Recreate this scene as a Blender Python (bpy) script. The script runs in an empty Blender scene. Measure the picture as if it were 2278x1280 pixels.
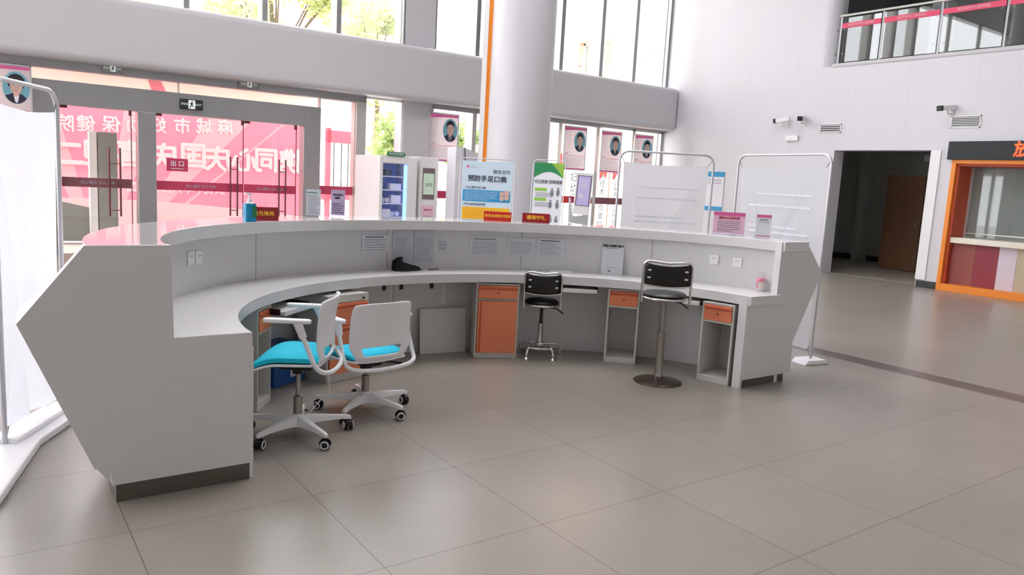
import bpy, math, random
from mathutils import Vector, Matrix
random.seed(7)
S = bpy.context.scene
COL = S.collection
R = math.radians
PI = math.pi
# ------------------------------------------------------------------ camera, sky, exposure
cd = bpy.data.cameras.new('camera'); cam = bpy.data.objects.new('camera', cd); COL.objects.link(cam)
cd.sensor_fit = 'HORIZONTAL'; cd.sensor_width = 36.0; cd.lens = 36.0 * 1688.85 / 2278.0
cd.clip_start = 0.05; cd.clip_end = 300
cam.matrix_world = Matrix.Translation((-0.5034, -1.7815, 1.5629)) @ Matrix.Rotation(R(-35.702), 4, 'Z') @ Matrix.Rotation(R(82.018), 4, 'X') @ Matrix.Rotation(R(3.1088), 4, 'Z')
S.camera = cam
S.view_settings.view_transform = 'Standard'; S.view_settings.look = 'None'
S.view_settings.gamma = 1.0; S.view_settings.use_curve_mapping = False
S.view_settings.exposure = 0.28
W = bpy.data.worlds.new('overcast_sky'); S.world = W; W.use_nodes = True
bg = W.node_tree.nodes['Background']; bg.inputs['Color'].default_value = (0.975, 0.965, 1.0, 1); bg.inputs['Strength'].default_value = 5.8

# ------------------------------------------------------------------ materials
def _new(name):
    m = bpy.data.materials.new(name); m.use_nodes = True
    nt = m.node_tree; return m, nt, nt.nodes['Principled BSDF']
def s2l(c):
    return tuple(((v/255.0)/12.92 if v/255.0 <= 0.04045 else ((v/255.0+0.055)/1.055)**2.4) for v in c)
def mat(name, rgb, rough=0.5, metal=0.0, spec=0.5, emit=0.0, noise=0.0, nscale=8.0, bump=0.0, bscale=60.0, coat=0.0, trans=0.0):
    m, nt, b = _new(name); c = s2l(rgb)
    b.inputs['Base Color'].default_value = (*c, 1); b.inputs['Roughness'].default_value = rough
    b.inputs['Metallic'].default_value = metal; b.inputs['Specular IOR Level'].default_value = spec
    b.inputs['Coat Weight'].default_value = coat; b.inputs['Coat Roughness'].default_value = 0.05
    if emit:
        b.inputs['Emission Color'].default_value = (*c, 1); b.inputs['Emission Strength'].default_value = emit
    if noise:
        tc = nt.nodes.new('ShaderNodeTexCoord'); n = nt.nodes.new('ShaderNodeTexNoise'); n.inputs['Scale'].default_value = nscale; n.inputs['Detail'].default_value = 4
        r = nt.nodes.new('ShaderNodeMapRange'); r.inputs['To Min'].default_value = 1-noise; r.inputs['To Max'].default_value = 1+noise
        mx = nt.nodes.new('ShaderNodeVectorMath'); mx.operation = 'SCALE'; mx.inputs[0].default_value = c
        nt.links.new(tc.outputs['Object'], n.inputs['Vector']); nt.links.new(n.outputs['Fac'], r.inputs['Value'])
        nt.links.new(r.outputs['Result'], mx.inputs['Scale']); nt.links.new(mx.outputs['Vector'], b.inputs['Base Color'])
    if bump:
        tc = nt.nodes.new('ShaderNodeTexCoord'); n = nt.nodes.new('ShaderNodeTexNoise'); n.inputs['Scale'].default_value = bscale
        bp = nt.nodes.new('ShaderNodeBump'); bp.inputs['Strength'].default_value = bump; bp.inputs['Distance'].default_value = 0.02
        nt.links.new(tc.outputs['Object'], n.inputs['Vector']); nt.links.new(n.outputs['Fac'], bp.inputs['Height']); nt.links.new(bp.outputs['Normal'], b.inputs['Normal'])
    if trans:
        t = nt.nodes.new('ShaderNodeBsdfTranslucent'); t.inputs['Color'].default_value = (*c, 1)
        ms = nt.nodes.new('ShaderNodeMixShader'); ms.inputs[0].default_value = trans
        o = nt.nodes['Material Output']
        nt.links.new(b.outputs[0], ms.inputs[1]); nt.links.new(t.outputs[0], ms.inputs[2]); nt.links.new(ms.outputs[0], o.inputs['Surface'])
    return m
def glass(name, tint=(1, 1, 1), refl=1.0, alpha=1.0, veil=0.0):
    m, nt, b = _new(name)
    nt.nodes.remove(b); o = nt.nodes['Material Output']
    t = nt.nodes.new('ShaderNodeBsdfTransparent'); t.inputs['Color'].default_value = (*tint, 1)
    g = nt.nodes.new('ShaderNodeBsdfGlossy'); g.inputs['Roughness'].default_value = 0.02
    f = nt.nodes.new('ShaderNodeFresnel'); 
    ge = nt.nodes.new('ShaderNodeNewGeometry'); io = nt.nodes.new('ShaderNodeMapRange')   # the same reflectance on both faces of the sheet
    io.inputs['To Min'].default_value = 1.5; io.inputs['To Max'].default_value = 1/1.5
    nt.links.new(ge.outputs['Backfacing'], io.inputs['Value']); nt.links.new(io.outputs['Result'], f.inputs['IOR'])
    k = nt.nodes.new('ShaderNodeMath'); k.operation = 'MULTIPLY'; k.inputs[1].default_value = refl; k.use_clamp = True
    ms = nt.nodes.new('ShaderNodeMixShader')
    nt.links.new(f.outputs[0], k.inputs[0]); nt.links.new(k.outputs[0], ms.inputs[0])
    nt.links.new(t.outputs[0], ms.inputs[1]); nt.links.new(g.outputs[0], ms.inputs[2])
    src = ms
    if veil:  # pale diffuse layer mixed over the sheet
        d = nt.nodes.new('ShaderNodeBsdfDiffuse'); d.inputs['Color'].default_value = (0.8, 0.85, 0.82, 1)
        m2 = nt.nodes.new('ShaderNodeMixShader'); m2.inputs[0].default_value = veil
        nt.links.new(src.outputs[0], m2.inputs[1]); nt.links.new(d.outputs[0], m2.inputs[2]); src = m2
    nt.links.new(src.outputs[0], o.inputs['Surface']); return m
def node(nt, typ, **kw):
    n = nt.nodes.new(typ)
    for k, v in kw.items(): setattr(n, k, v)
    return n
def lines_mat(name, rgb, dark, axes, rough, width, offs=(0, 0, 0), spec=0.5, speck=0.0, tilevar=0.0, stripe=None):
    """procedural joints: axes = {axis: pitch}; in world/object metres"""
    m, nt, b = _new(name); L = nt.links
    tc = node(nt, 'ShaderNodeTexCoord'); sx = node(nt, 'ShaderNodeSeparateXYZ'); L.new(tc.outputs['Object'], sx.inputs[0])
    fac = None; cells = {}
    for ax, pitch in axes.items():
        a = node(nt, 'ShaderNodeMath', operation='ADD'); a.inputs[1].default_value = offs[ax] + 100*pitch; L.new(sx.outputs[ax], a.inputs[0])
        d = node(nt, 'ShaderNodeMath', operation='DIVIDE'); d.inputs[1].default_value = pitch; L.new(a.outputs[0], d.inputs[0])
        fl = node(nt, 'ShaderNodeMath', operation='FLOOR'); L.new(d.outputs[0], fl.inputs[0]); cells[ax] = fl
        pp = node(nt, 'ShaderNodeMath', operation='PINGPONG'); pp.inputs[1].default_value = 0.5; L.new(d.outputs[0], pp.inputs[0])
        lt = node(nt, 'ShaderNodeMath', operation='LESS_THAN'); lt.inputs[1].default_value = width/2/pitch; L.new(pp.outputs[0], lt.inputs[0])
        if fac is None: fac = lt
        else:
            mx = node(nt, 'ShaderNodeMath', operation='MAXIMUM'); L.new(fac.outputs[0], mx.inputs[0]); L.new(lt.outputs[0], mx.inputs[1]); fac = mx
    c = s2l(rgb); base = node(nt, 'ShaderNodeRGB'); base.outputs[0].default_value = (*c, 1); cur = base.outputs[0]
    if speck:
        n = node(nt, 'ShaderNodeTexNoise'); n.inputs['Scale'].default_value = 170; n.inputs['Detail'].default_value = 3; n.inputs['Roughness'].default_value = 0.7
        n2 = node(nt, 'ShaderNodeTexNoise'); n2.inputs['Scale'].default_value = 1.3; n2.inputs['Detail'].default_value = 3
        L.new(tc.outputs['Object'], n.inputs['Vector']); L.new(tc.outputs['Object'], n2.inputs['Vector'])
        r = node(nt, 'ShaderNodeMapRange'); r.inputs['From Min'].default_value = 0.3; r.inputs['From Max'].default_value = 0.7; r.inputs['To Min'].default_value = 1-speck; r.inputs['To Max'].default_value = 1+speck
        r2 = node(nt, 'ShaderNodeMapRange'); r2.inputs['From Min'].default_value = 0.3; r2.inputs['From Max'].default_value = 0.7; r2.inputs['To Min'].default_value = 0.95; r2.inputs['To Max'].default_value = 1.05
        L.new(n.outputs['Fac'], r.inputs['Value']); L.new(n2.outputs['Fac'], r2.inputs['Value'])
        mu = node(nt, 'ShaderNodeMath', operation='MULTIPLY'); L.new(r.outputs[0], mu.inputs[0]); L.new(r2.outputs[0], mu.inputs[1])
        sc = node(nt, 'ShaderNodeVectorMath', operation='SCALE'); L.new(cur, sc.inputs[0]); L.new(mu.outputs[0], sc.inputs['Scale']); cur = sc.outputs[0]
    if tilevar:
        cb = node(nt, 'ShaderNodeCombineXYZ')
        for ax, fl in cells.items(): L.new(fl.outputs[0], cb.inputs[ax])
        wn = node(nt, 'ShaderNodeTexWhiteNoise'); wn.noise_dimensions = '3D'; L.new(cb.outputs[0], wn.inputs['Vector'])
        r = node(nt, 'ShaderNodeMapRange'); r.inputs['To Min'].default_value = 1-tilevar; r.inputs['To Max'].default_value = 1+tilevar; L.new(wn.outputs['Value'], r.inputs['Value'])
        sc = node(nt, 'ShaderNodeVectorMath', operation='SCALE'); L.new(cur, sc.inputs[0]); L.new(r.outputs[0], sc.inputs['Scale']); cur = sc.outputs[0]
    mx = node(nt, 'ShaderNodeMix', data_type='RGBA'); L.new(fac.outputs[0], mx.inputs[0]); L.new(cur, mx.inputs[6]); mx.inputs[7].default_value = (*s2l(dark), 1); cur = mx.outputs[2]
    if stripe:
        x0, x1, sc_ = stripe
        g = node(nt, 'ShaderNodeMath', operation='GREATER_THAN'); g.inputs[1].default_value = x0; L.new(sx.outputs[0], g.inputs[0])
        l = node(nt, 'ShaderNodeMath', operation='LESS_THAN'); l.inputs[1].default_value = x1; L.new(sx.outputs[0], l.inputs[0])
        mu = node(nt, 'ShaderNodeMath', operation='MULTIPLY'); L.new(g.outputs[0], mu.inputs[0]); L.new(l.outputs[0], mu.inputs[1])
        m3 = node(nt, 'ShaderNodeMix', data_type='RGBA'); L.new(mu.outputs[0], m3.inputs[0]); L.new(cur, m3.inputs[6]); m3.inputs[7].default_value = (*s2l(sc_), 1); cur = m3.outputs[2]
    L.new(cur, b.inputs['Base Color']); b.inputs['Roughness'].default_value = rough; b.inputs['Specular IOR Level'].default_value = spec
    return m
M = {}
M['white'] = mat('white_wall_panel', (200, 199, 203), 0.35, noise=0.015, nscale=3)
M['wallr'] = lines_mat('white_wall_panel_joints', (212, 212, 218), (194, 194, 200), {1: 1.22}, 0.35, 0.006, offs=(0, 0.15, -0.9))
M['plaster'] = mat('plaster', (226, 226, 226), 0.6)
M['solid'] = mat('white_solid_surface', (226, 225, 226), 0.22, noise=0.01, nscale=2)
M['top'] = mat('glossy_white_solid_surface', (228, 226, 226), 0.07, spec=0.8, coat=0.5)
M['joint'] = mat('dark_joint', (158, 156, 156), 0.6)
M['plinth'] = mat('brushed_plinth', (96, 90, 82), 0.35, metal=0.2)
M['floor'] = lines_mat('granite_tile', (150, 143, 134), (108, 98, 90), {0: 0.8, 1: 0.8}, 0.3, 0.005, spec=0.65, speck=0.22, tilevar=0.035, stripe=(6.42, 6.69, (98, 84, 80)))
M['steel'] = mat('brushed_steel', (158, 158, 160), 0.33, metal=0.7, noise=0.05, nscale=4)
M['steel_light'] = mat('satin_steel', (205, 205, 200), 0.4, metal=0.6)
M['chrome'] = mat('chrome', (225, 225, 225), 0.06, metal=1.0)
M['chrome_dull'] = mat('worn_chrome', (160, 155, 148), 0.3, metal=0.9)
M['disc'] = mat('tarnished_disc', (92, 80, 72), 0.3, metal=0.7, noise=0.1, nscale=12)
M['black'] = mat('black_plastic', (14, 14, 16), 0.4)
M['vinyl'] = mat('black_vinyl', (12, 11, 12), 0.38)
M['cyan'] = mat('cyan_mesh_fabric', (20, 205, 235), 0.75, bump=0.15, bscale=400)
M['wplastic'] = mat('white_plastic', (246, 246, 248), 0.35)
M['wframe'] = mat('white_painted_steel', (235, 235, 236), 0.35)
M['cab'] = mat('cabinet_grey_white', (212, 210, 204), 0.45)
M['orange'] = mat('orange_laminate', (240, 140, 98), 0.4)
M['orange_dark'] = mat('orange_pull_groove', (204, 94, 58), 0.45)
M['brass'] = mat('brass_lock', (170, 130, 70), 0.35, metal=0.8)
M['orange_trim'] = mat('orange_trim', (240, 140, 40), 0.35)
M['orange_in'] = mat('orange_red_lining', (200, 84, 52), 0.5)
M['glass'] = glass('window_glass', (0.985, 0.985, 0.985), 0.9)
M['glass_veiled'] = glass('washed_out_window_glass', (0.98, 0.985, 0.98), 0.9, veil=0.14)  # pale layer puts the washed-out haze of bright daylight into the pane
M['glass_rail'] = glass('balcony_glass', (0.7, 0.75, 0.74), 3.2)
M['glass_svc'] = glass('service_window_glass', (0.75, 0.82, 0.8), 1.8, veil=0.18)
M['acrylic'] = glass('acrylic', (0.98, 0.98, 1.0), 0.8)
M['strip'] = mat('magenta_safety_strip', (196, 60, 96), 0.4)
M['strip_brown'] = mat('brown_safety_strip', (130, 78, 84), 0.4)
M['strip_pink'] = mat('pink_balcony_strip', (226, 72, 110), 0.5, emit=0.0)
M['ink'] = mat('dark_ink', (40, 42, 60), 0.7)
M['ink_black'] = mat('black_ink', (25, 25, 28), 0.7)
M['ink_grey'] = mat('grey_ink', (120, 122, 130), 0.7)
M['ink_light'] = mat('pale_print', (168, 170, 182), 0.7)
M['ink_white'] = mat('white_lettering', (252, 250, 250), 0.5, trans=0.6)
M['gold'] = mat('gold_lettering', (250, 190, 60), 0.4)
M['red'] = mat('red_plate', (196, 40, 30), 0.3)
M['red_dark'] = mat('dark_red_plate', (150, 26, 36), 0.3)
M['paper'] = mat('paper', (226, 227, 234), 0.7)
M['paper_blue'] = mat('pale_blue_paper', (206, 210, 220), 0.7)
M['paper_lilac'] = mat('lilac_paper', (190, 172, 205), 0.7)
M['poster'] = mat('poster_paper', (236, 228, 231), 0.6, trans=0.5)
M['poster_blue'] = mat('pale_blue_poster', (206, 226, 240), 0.5)
M['pblue'] = mat('poster_blue_box', (40, 150, 205), 0.5)
M['pyellow'] = mat('poster_yellow_box', (248, 190, 30), 0.5)
M['pgreen'] = mat('poster_green', (24, 130, 76), 0.5)
M['pgreen2'] = mat('poster_light_green', (140, 190, 70), 0.5)
M['pink'] = mat('poster_pink', (224, 100, 160), 0.6)
M['pinkpale'] = mat('pale_pink_print', (238, 196, 216), 0.6)
M['portrait_blue'] = mat('portrait_backdrop', (160, 228, 246), 0.6, trans=0.45)
M['skin'] = mat('printed_skin', (248, 214, 202), 0.7, trans=0.4)
M['skin_dark'] = mat('printed_skin_shade', (176, 126, 120), 0.7)
M['hair'] = mat('printed_black', (34, 30, 40), 0.7)
M['suit'] = mat('printed_dark_suit', (46, 44, 66), 0.7)
M['fabric'] = mat('translucent_banner_fabric', (234, 236, 242), 0.6, trans=0.5)
M['fabric_print'] = mat('faint_show_through_print', (244, 246, 252), 0.6, trans=0.5)
M['tube'] = mat('grey_tube', (200, 202, 208), 0.3, metal=0.3)
M['thin_black'] = mat('black_rod', (40, 40, 44), 0.4)
M['led_panel'] = mat('led_panel_black', (34, 40, 44), 0.6)
M['led_red'] = mat('led_red', (255, 60, 20), 0.5, emit=3.0)
M['darkred'] = mat('wine_red_panel', (142, 42, 56), 0.4)
M['darkred2'] = mat('rust_red_panel', (150, 74, 66), 0.4)
M['lilac'] = mat('pale_lilac_panel', (214, 202, 212), 0.4)
M['tan'] = mat('tan_panel', (190, 176, 150), 0.4)
M['cream'] = mat('cream_stone', (236, 230, 214), 0.4)
M['base_dark'] = mat('dark_baseboard', (44, 46, 48), 0.4)
M['room_grey'] = mat('corridor_grey', (205, 206, 200), 0.6)
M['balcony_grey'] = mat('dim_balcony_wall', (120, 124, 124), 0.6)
M['room_floor'] = mat('corridor_floor', (170, 162, 152), 0.3)
M['brown'] = mat('brown_wood', (118, 84, 58), 0.5, noise=0.1, nscale=5)
M['vend'] = mat('vending_white', (232, 230, 230), 0.35)
M['vend_in'] = mat('vending_interior', (150, 175, 225), 0.5)
M['vend_light'] = mat('vending_lamp', (120, 165, 255), 0.5, emit=2.2)
M['product'] = mat('white_package', (232, 236, 250), 0.5)
M['product_dark'] = mat('dark_teal_package', (40, 70, 86), 0.4)
M['screen'] = mat('display_screen', (160, 150, 190), 0.3, emit=0.5)
M['screen_green'] = mat('pale_green_screen', (176, 196, 176), 0.3, emit=0.3)
M['screen_frame'] = mat('brown_grey_bezel', (120, 104, 104), 0.4)
M['kiosk'] = mat('silver_grey_plastic', (190, 194, 196), 0.35)
M['blue_soap'] = mat('blue_gel_bottle', (20, 150, 200), 0.15)
M['label_green'] = mat('green_label', (40, 130, 80), 0.5)
M['cloth_black'] = mat('black_cloth', (16, 18, 24), 0.9, bump=0.3, bscale=40)
M['pinkcap'] = mat('pink_lid', (240, 150, 180), 0.4)
M['bottle_clear'] = mat('milky_bottle', (236, 224, 216), 0.2)
M['boxblue'] = mat('blue_plastic_box', (34, 84, 150), 0.4)
M['teal'] = mat('dark_teal_shade', (20, 60, 74), 0.5)
M['banner_pink'] = mat('pink_backdrop', (250, 158, 176), 0.6, trans=0.45)
M['banner_ray'] = mat('pale_pink_backdrop_ray', (254, 214, 220), 0.6, trans=0.45)
M['banner_pale'] = mat('cream_pink_backdrop', (253, 228, 228), 0.6, trans=0.45)
M['ground'] = mat('outdoor_paving', (222, 220, 214), 0.8, noise=0.05)
M['leaf'] = mat('pale_leaf', (176, 196, 128), 0.6, trans=0.45)
M['leaf2'] = mat('yellow_green_leaf', (206, 214, 160), 0.6, trans=0.45)
M['bark'] = mat('bark', (120, 108, 92), 0.8)
M['bld'] = mat('pale_facade', (240, 234, 226), 0.8)
M['bld_win'] = mat('facade_window_glass', (150, 160, 164), 0.3)
M['peach'] = lines_mat('peach_cladding', (246, 218, 194), (170, 140, 124), {1: 1.45, 2: 2.05}, 0.6, 0.03, offs=(0, 0.25, -1.1))
M['soffit'] = mat('cream_canopy_soffit', (250, 244, 224), 0.5)
M['ribbon'] = mat('red_ribbon', (236, 50, 40), 0.6)
M['ribbon_y'] = mat('yellow_ribbon', (245, 205, 110), 0.6)
M['vent_dark'] = mat('vent_shadow_gap', (60, 64, 72), 0.7)
M['exit_black'] = mat('exit_sign_black', (30, 34, 38), 0.4)
M['exit_white'] = mat('exit_sign_white', (225, 235, 235), 0.4, emit=0.3)
M['grey_post'] = mat('grey_post', (140, 142, 138), 0.5)
M['warm_metal'] = mat('dark_bronze_handle', (110, 60, 66), 0.3, metal=0.5)

# ------------------------------------------------------------------ mesh builder
class MB:
    def __init__(s): s.v = []; s.f = []
    def add(s, vs, fs):
        o = len(s.v); s.v += [tuple(v) for v in vs]; s.f += [tuple(i+o for i in f) for f in fs]; return s
    def box(s, a, b, T=None):
        x0, y0, z0 = a; x1, y1, z1 = b
        vs = [(x, y, z) for z in (z0, z1) for x, y in ((x0, y0), (x1, y0), (x1, y1), (x0, y1))]
        if T: vs = [T @ Vector(v) for v in vs]
        return s.add(vs, [(3, 2, 1, 0), (4, 5, 6, 7), (0, 1, 5, 4), (1, 2, 6, 5), (2, 3, 7, 6), (3, 0, 4, 7)])
    def cbox(s, c, d, T=None):
        return s.box([c[i]-d[i]/2 for i in range(3)], [c[i]+d[i]/2 for i in range(3)], T)
    def prism(s, poly, lo, hi, plane='xz', T=None):
        """poly 2d; extruded along the remaining axis from lo to hi"""
        n = len(poly)
        def P(u, w, h): return {'xz': (u, h, w), 'xy': (u, w, h), 'yz': (h, u, w)}[plane]
        vs = [P(u, w, lo) for u, w in poly] + [P(u, w, hi) for u, w in poly]
        if T: vs = [T @ Vector(v) for v in vs]
        return s.add(vs, [tuple(range(n)), tuple(range(2*n-1, n-1, -1))] + [(i, i+n, (i+1) % n+n, (i+1) % n) for i in range(n)])
    def tube(s, pts, r, n=10, closed=False, caps=True):
        pts = [Vector(p) for p in pts]; N = len(pts); rs = r if isinstance(r, (list, tuple)) else [r]*N
        up = None; rings = []
        for i, p in enumerate(pts):
            if closed: t = (pts[(i+1) % N]-pts[i-1])
            else: t = pts[min(i+1, N-1)]-pts[max(i-1, 0)]
            t.normalize()
            if up is None: up = Vector((0, 0, 1)) if abs(t.z) < 0.9 else Vector((1, 0, 0))
            x = t.cross(up)
            if x.length < 1e-5: x = t.cross(Vector((0.3, 1, 0.2)))
            x.normalize(); y = x.cross(t).normalized(); up = y
            rings.append([p + (x*math.cos(2*PI*k/n) + y*math.sin(2*PI*k/n))*rs[i] for k in range(n)])
        vs = [v for g in rings for v in g]; fs = []
        for i in range(N if closed else N-1):
            a = i*n; b = ((i+1) % N)*n
            fs += [(a+k, a+(k+1) % n, b+(k+1) % n, b+k) for k in range(n)]
        if caps and not closed: fs += [tuple(range(n-1, -1, -1)), tuple(range((N-1)*n, N*n))]
        return s.add(vs, fs)
    def lathe(s, prof, c=(0, 0, 0), n=24, T=None):
        vs = []
        for r, z in prof:
            vs += [Vector((c[0]+r*math.cos(2*PI*k/n), c[1]+r*math.sin(2*PI*k/n), c[2]+z)) for k in range(n)]
        fs = []
        for i in range(len(prof)-1):
            a = i*n; b = a+n; fs += [(a+k, a+(k+1) % n, b+(k+1) % n, b+k) for k in range(n)]
        fs += [tuple(range(n-1, -1, -1)), tuple(range((len(prof)-1)*n, len(prof)*n))]
        if T: vs = [T @ v for v in vs]
        return s.add(vs, fs)
    def ring(s, prof, t0, t1, n=96, lerp=None):
        """sweep closed profile [(a, b, z)...] round an ellipse from angle t0 to t1 (deg)"""
        m = len(prof); vs = []
        for i in range(n+1):
            u = i/n; t = R(t0+(t1-t0)*u)
            P = prof if lerp is None else [tuple(p[j]*(1-u)+q[j]*u for j in range(3)) for p, q in zip(prof, lerp)]
            vs += [(a*math.cos(t), b*math.sin(t), z) for a, b, z in P]
        fs = [(i*m+k, i*m+(k+1) % m, (i+1)*m+(k+1) % m, (i+1)*m+k) for i in range(n) for k in range(m)]
        fs += [tuple(range(m-1, -1, -1)), tuple(range(n*m, n*m+m))]
        return s.add(vs, fs)
    def build(s, name, m, parent=None, smooth=False, bevel=0, world=False, kind=None, seg=2):
        me = bpy.data.meshes.new(name); vs = s.v
        if world and parent:
            inv = parent.matrix_basis.inverted(); vs = [tuple(inv @ Vector(v)) for v in vs]
        me.from_pydata(vs, [], s.f); me.validate(); me.update()
        import bmesh
        bm = bmesh.new(); bm.from_mesh(me); bmesh.ops.recalc_face_normals(bm, faces=bm.faces); bm.to_mesh(me); bm.free()
        me.materials.append(m)
        o = bpy.data.objects.new(name, me); COL.objects.link(o)
        if parent: o.parent = parent
        if smooth:
            for p in me.polygons: p.use_smooth = True
            me.set_sharp_from_angle(angle=R(40))
        if bevel:
            b = o.modifiers.new('bevel', 'BEVEL'); b.width = bevel; b.segments = seg; b.limit_method = 'ANGLE'; b.angle_limit = R(35)
        if kind: o['kind'] = kind
        return o
def tag(o, label=None, cat=None, group=None, kind=None):
    if label: o['label'] = label
    if cat: o['category'] = cat
    if group: o['group'] = group
    if kind: o['kind'] = kind
    return o
def thing(name, loc, rz=0, label=None, cat=None, group=None, kind=None, tilt=0):
    o = bpy.data.objects.new(name, None); COL.objects.link(o); o.empty_display_size = 0.1
    o.matrix_basis = Matrix.Translation(loc) @ Matrix.Rotation(R(rz), 4, 'Z') @ Matrix.Rotation(R(tilt), 4, 'X')
    return tag(o, label, cat, group, kind)
def text(body, size, m, parent, x, z, y=-0.004, name='lettering', mirror=False, align='CENTER', depth=0.0008, T=None, squeeze=1.0, vertical=False, bold=0.0, spacing=1.0):
    cu = bpy.data.curves.new(name, 'FONT'); cu.body = '\n'.join(body) if vertical else body
    cu.size = size; cu.align_x = align; cu.align_y = 'CENTER'; cu.extrude = depth; cu.resolution_u = 2
    cu.space_character = spacing
    if vertical: cu.space_line = spacing
    to = bpy.data.objects.new('tmp_text', cu); COL.objects.link(to)
    bpy.context.view_layer.update()
    dg = bpy.context.evaluated_depsgraph_get()
    me = bpy.data.meshes.new_from_object(to.evaluated_get(dg)); me.name = name
    bpy.data.objects.remove(to); bpy.data.curves.remove(cu)
    if bold:      # heavier strokes: the same glyphs stacked with tiny shifts
        V = [tuple(v.co) for v in me.vertices]; F = [tuple(p.vertices) for p in me.polygons]; vv = []; ff = []
        for q, (dx, dy) in enumerate(((0, 0), (-bold, 0), (bold, 0), (0, bold), (0, -bold), (bold*0.7, bold*0.7), (-bold*0.7, -bold*0.7))):
            o_ = len(vv); vv += [(x+dx, y+dy, z+0.00012*q) for x, y, z in V]; ff += [tuple(i+o_ for i in f) for f in F]
        me = bpy.data.meshes.new(name); me.from_pydata(vv, [], ff); me.update()
    X = Matrix.Translation((x, y, z)) @ Matrix.Rotation(PI/2, 4, 'X') @ Matrix.Diagonal((-squeeze if mirror else squeeze, 1, 1, 1))
    if T: X = T @ X
    me.transform(X)
    if mirror: me.flip_normals()
    me.materials.clear(); me.materials.append(m)
    o = bpy.data.objects.new(name, me); COL.objects.link(o)
    if parent: o.parent = parent
    return o
def textlines(parent, x0, x1, z0, z1, n, m, y=-0.003, h=0.35, name='text_lines', seed=1, ragged=True):
    rnd = random.Random(seed); b = MB(); st = (z1-z0)/n
    for i in range(n):
        zc = z1-(i+0.5)*st; xe = x1-(x1-x0)*(rnd.random()*0.35 if ragged and rnd.random() < 0.5 else 0)
        x = x0
        while x < xe-1e-4:
            w = min(xe-x, (x1-x0)*(0.08+0.2*rnd.random())); b.box((x, y-0.0006, zc-st*h/2), (x+w*0.93, y+0.0006, zc+st*h/2)); x += w
    return b.build(name, m, parent)
def plate(name, x0, x1, z0, z1, m, parent, y0=-0.002, y1=0.002, bevel=0):
    return MB().box((x0, y0, z0), (x1, y1, z1)).build(name, m, parent, bevel=bevel)
def ell(cx, cz, rx, rz, n=24, a0=0, a1=360):
    return [(cx+rx*math.cos(R(a0+(a1-a0)*k/n)), cz+rz*math.sin(R(a0+(a1-a0)*k/n))) for k in range(n + (0 if a1-a0 == 360 else 1))]
def copy_tree(o, parent=None):
    c = o.copy(); COL.objects.link(c); c.parent = parent
    for ch in list(o.children): copy_tree(ch, c)
    return c
def smooth_path(P, k=5):
    P = [Vector(p) for p in P]; out = []
    for i in range(len(P)-1):
        a, b, c, d = P[max(i-1, 0)], P[i], P[i+1], P[min(i+2, len(P)-1)]
        for j in range(k):
            t = j/k; out.append(0.5*((2*b)+(c-a)*t+(2*a-5*b+4*c-d)*t*t+(3*b-a-3*c+d)*t**3))
    return out+[P[-1]]
def rrect(x0, x1, z0, z1, r, n=6):
    p = []
    for cx, cz, a in ((x1-r, z1-r, 0), (x0+r, z1-r, 90), (x0+r, z0+r, 180), (x1-r, z0+r, 270)):
        p += [(cx+r*math.cos(R(a+90*k/n)), cz+r*math.sin(R(a+90*k/n))) for k in range(n+1)]
    return p

# ------------------------------------------------------------------ room shell
XW, YB, YG = 14.0, 11.7, 12.2
MB().box((-9, -9, -0.2), (19, 12.5, 0)).build('floor', M['floor'], kind='structure')
# right wall (with the doorway, the service recess and the balcony opening left free)
b = MB()
q = [(XW, 12.6), (XW, 7.85)] + [(XW+0.25-0.25*math.cos(R(a)), 7.85-0.25*math.sin(R(a))) for a in range(10, 91, 10)] + [(XW+0.35, 7.6), (XW+0.35, 12.6)]
b.prism(q, 4.23, 9.0, 'xy')
b.box((XW, 7.34, 0), (XW+0.35, 12.6, 4.23)); b.box((XW, 5.38, 2.54), (XW+0.35, 7.34, 4.23))
b.box((XW, 4.98, 0), (XW+0.35, 5.38, 4.23)); b.box((XW, -9, 2.37), (XW+0.35, 4.98, 4.23)); b.box((XW, -9, 0), (XW+0.35, 1.2, 2.37)); b.box((XW, -9, 7.2), (XW+0.35, 7.6, 9))
b.build('wall_right', M['wallr'], kind='structure')
b = MB(); b.box((-9.3, -9, 0), (-9, 1.14, 9)); b.box((-9.3, 11.5, 0), (-9, 12.5, 9)); b.box((-9.3, -3, 0), (-9, 11.5, 0.5)); b.box((-9.3, -3, 3.02), (-9, 11.5, 4.05)); b.box((-9.3, -3, 6.2), (-9, 11.5, 9))
b.build('wall_left', M['plaster'], kind='structure')
MB().box((-9, -9.3, 0), (19, -9, 9)).build('wall_back', M['plaster'], kind='structure')
b = MB(); b.box((-9, -9, 9), (19, 2.6, 9.3)); b.box((-9, 6.4, 9), (19, 12.6, 9.3)); b.box((-9, 2.6, 9), (1, 6.4, 9.3)); b.box((8.6, 2.6, 9), (19, 6.4, 9.3))
b.build('ceiling', M['plaster'], kind='structure')
b = MB()
for i in range(1, 4): b.box((1+1.9*i-0.05, 2.6, 9.0), (1+1.9*i+0.05, 6.4, 9.25))
b.box((1, 4.45, 9.02), (8.6, 4.55, 9.22))
b.build('trim_1', M['wframe'], kind='structure')
# front wall: beam, piers, header
b = MB(); b.box((-9, YB, 3.02), (XW, 12.35, 4.05))
b.build('wall_front', M['white'], kind='structure', bevel=0.11, seg=5)
b = MB(); b.box((6.6, 12.12, 0), (7.25, 12.5, 9)); b.build('trim_2', M['white'], kind='structure')
b = MB(); b.box((-9, 12.25, 8.2), (XW, 12.5, 9)); b.build('trim_3', M['white'], kind='structure')
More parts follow.
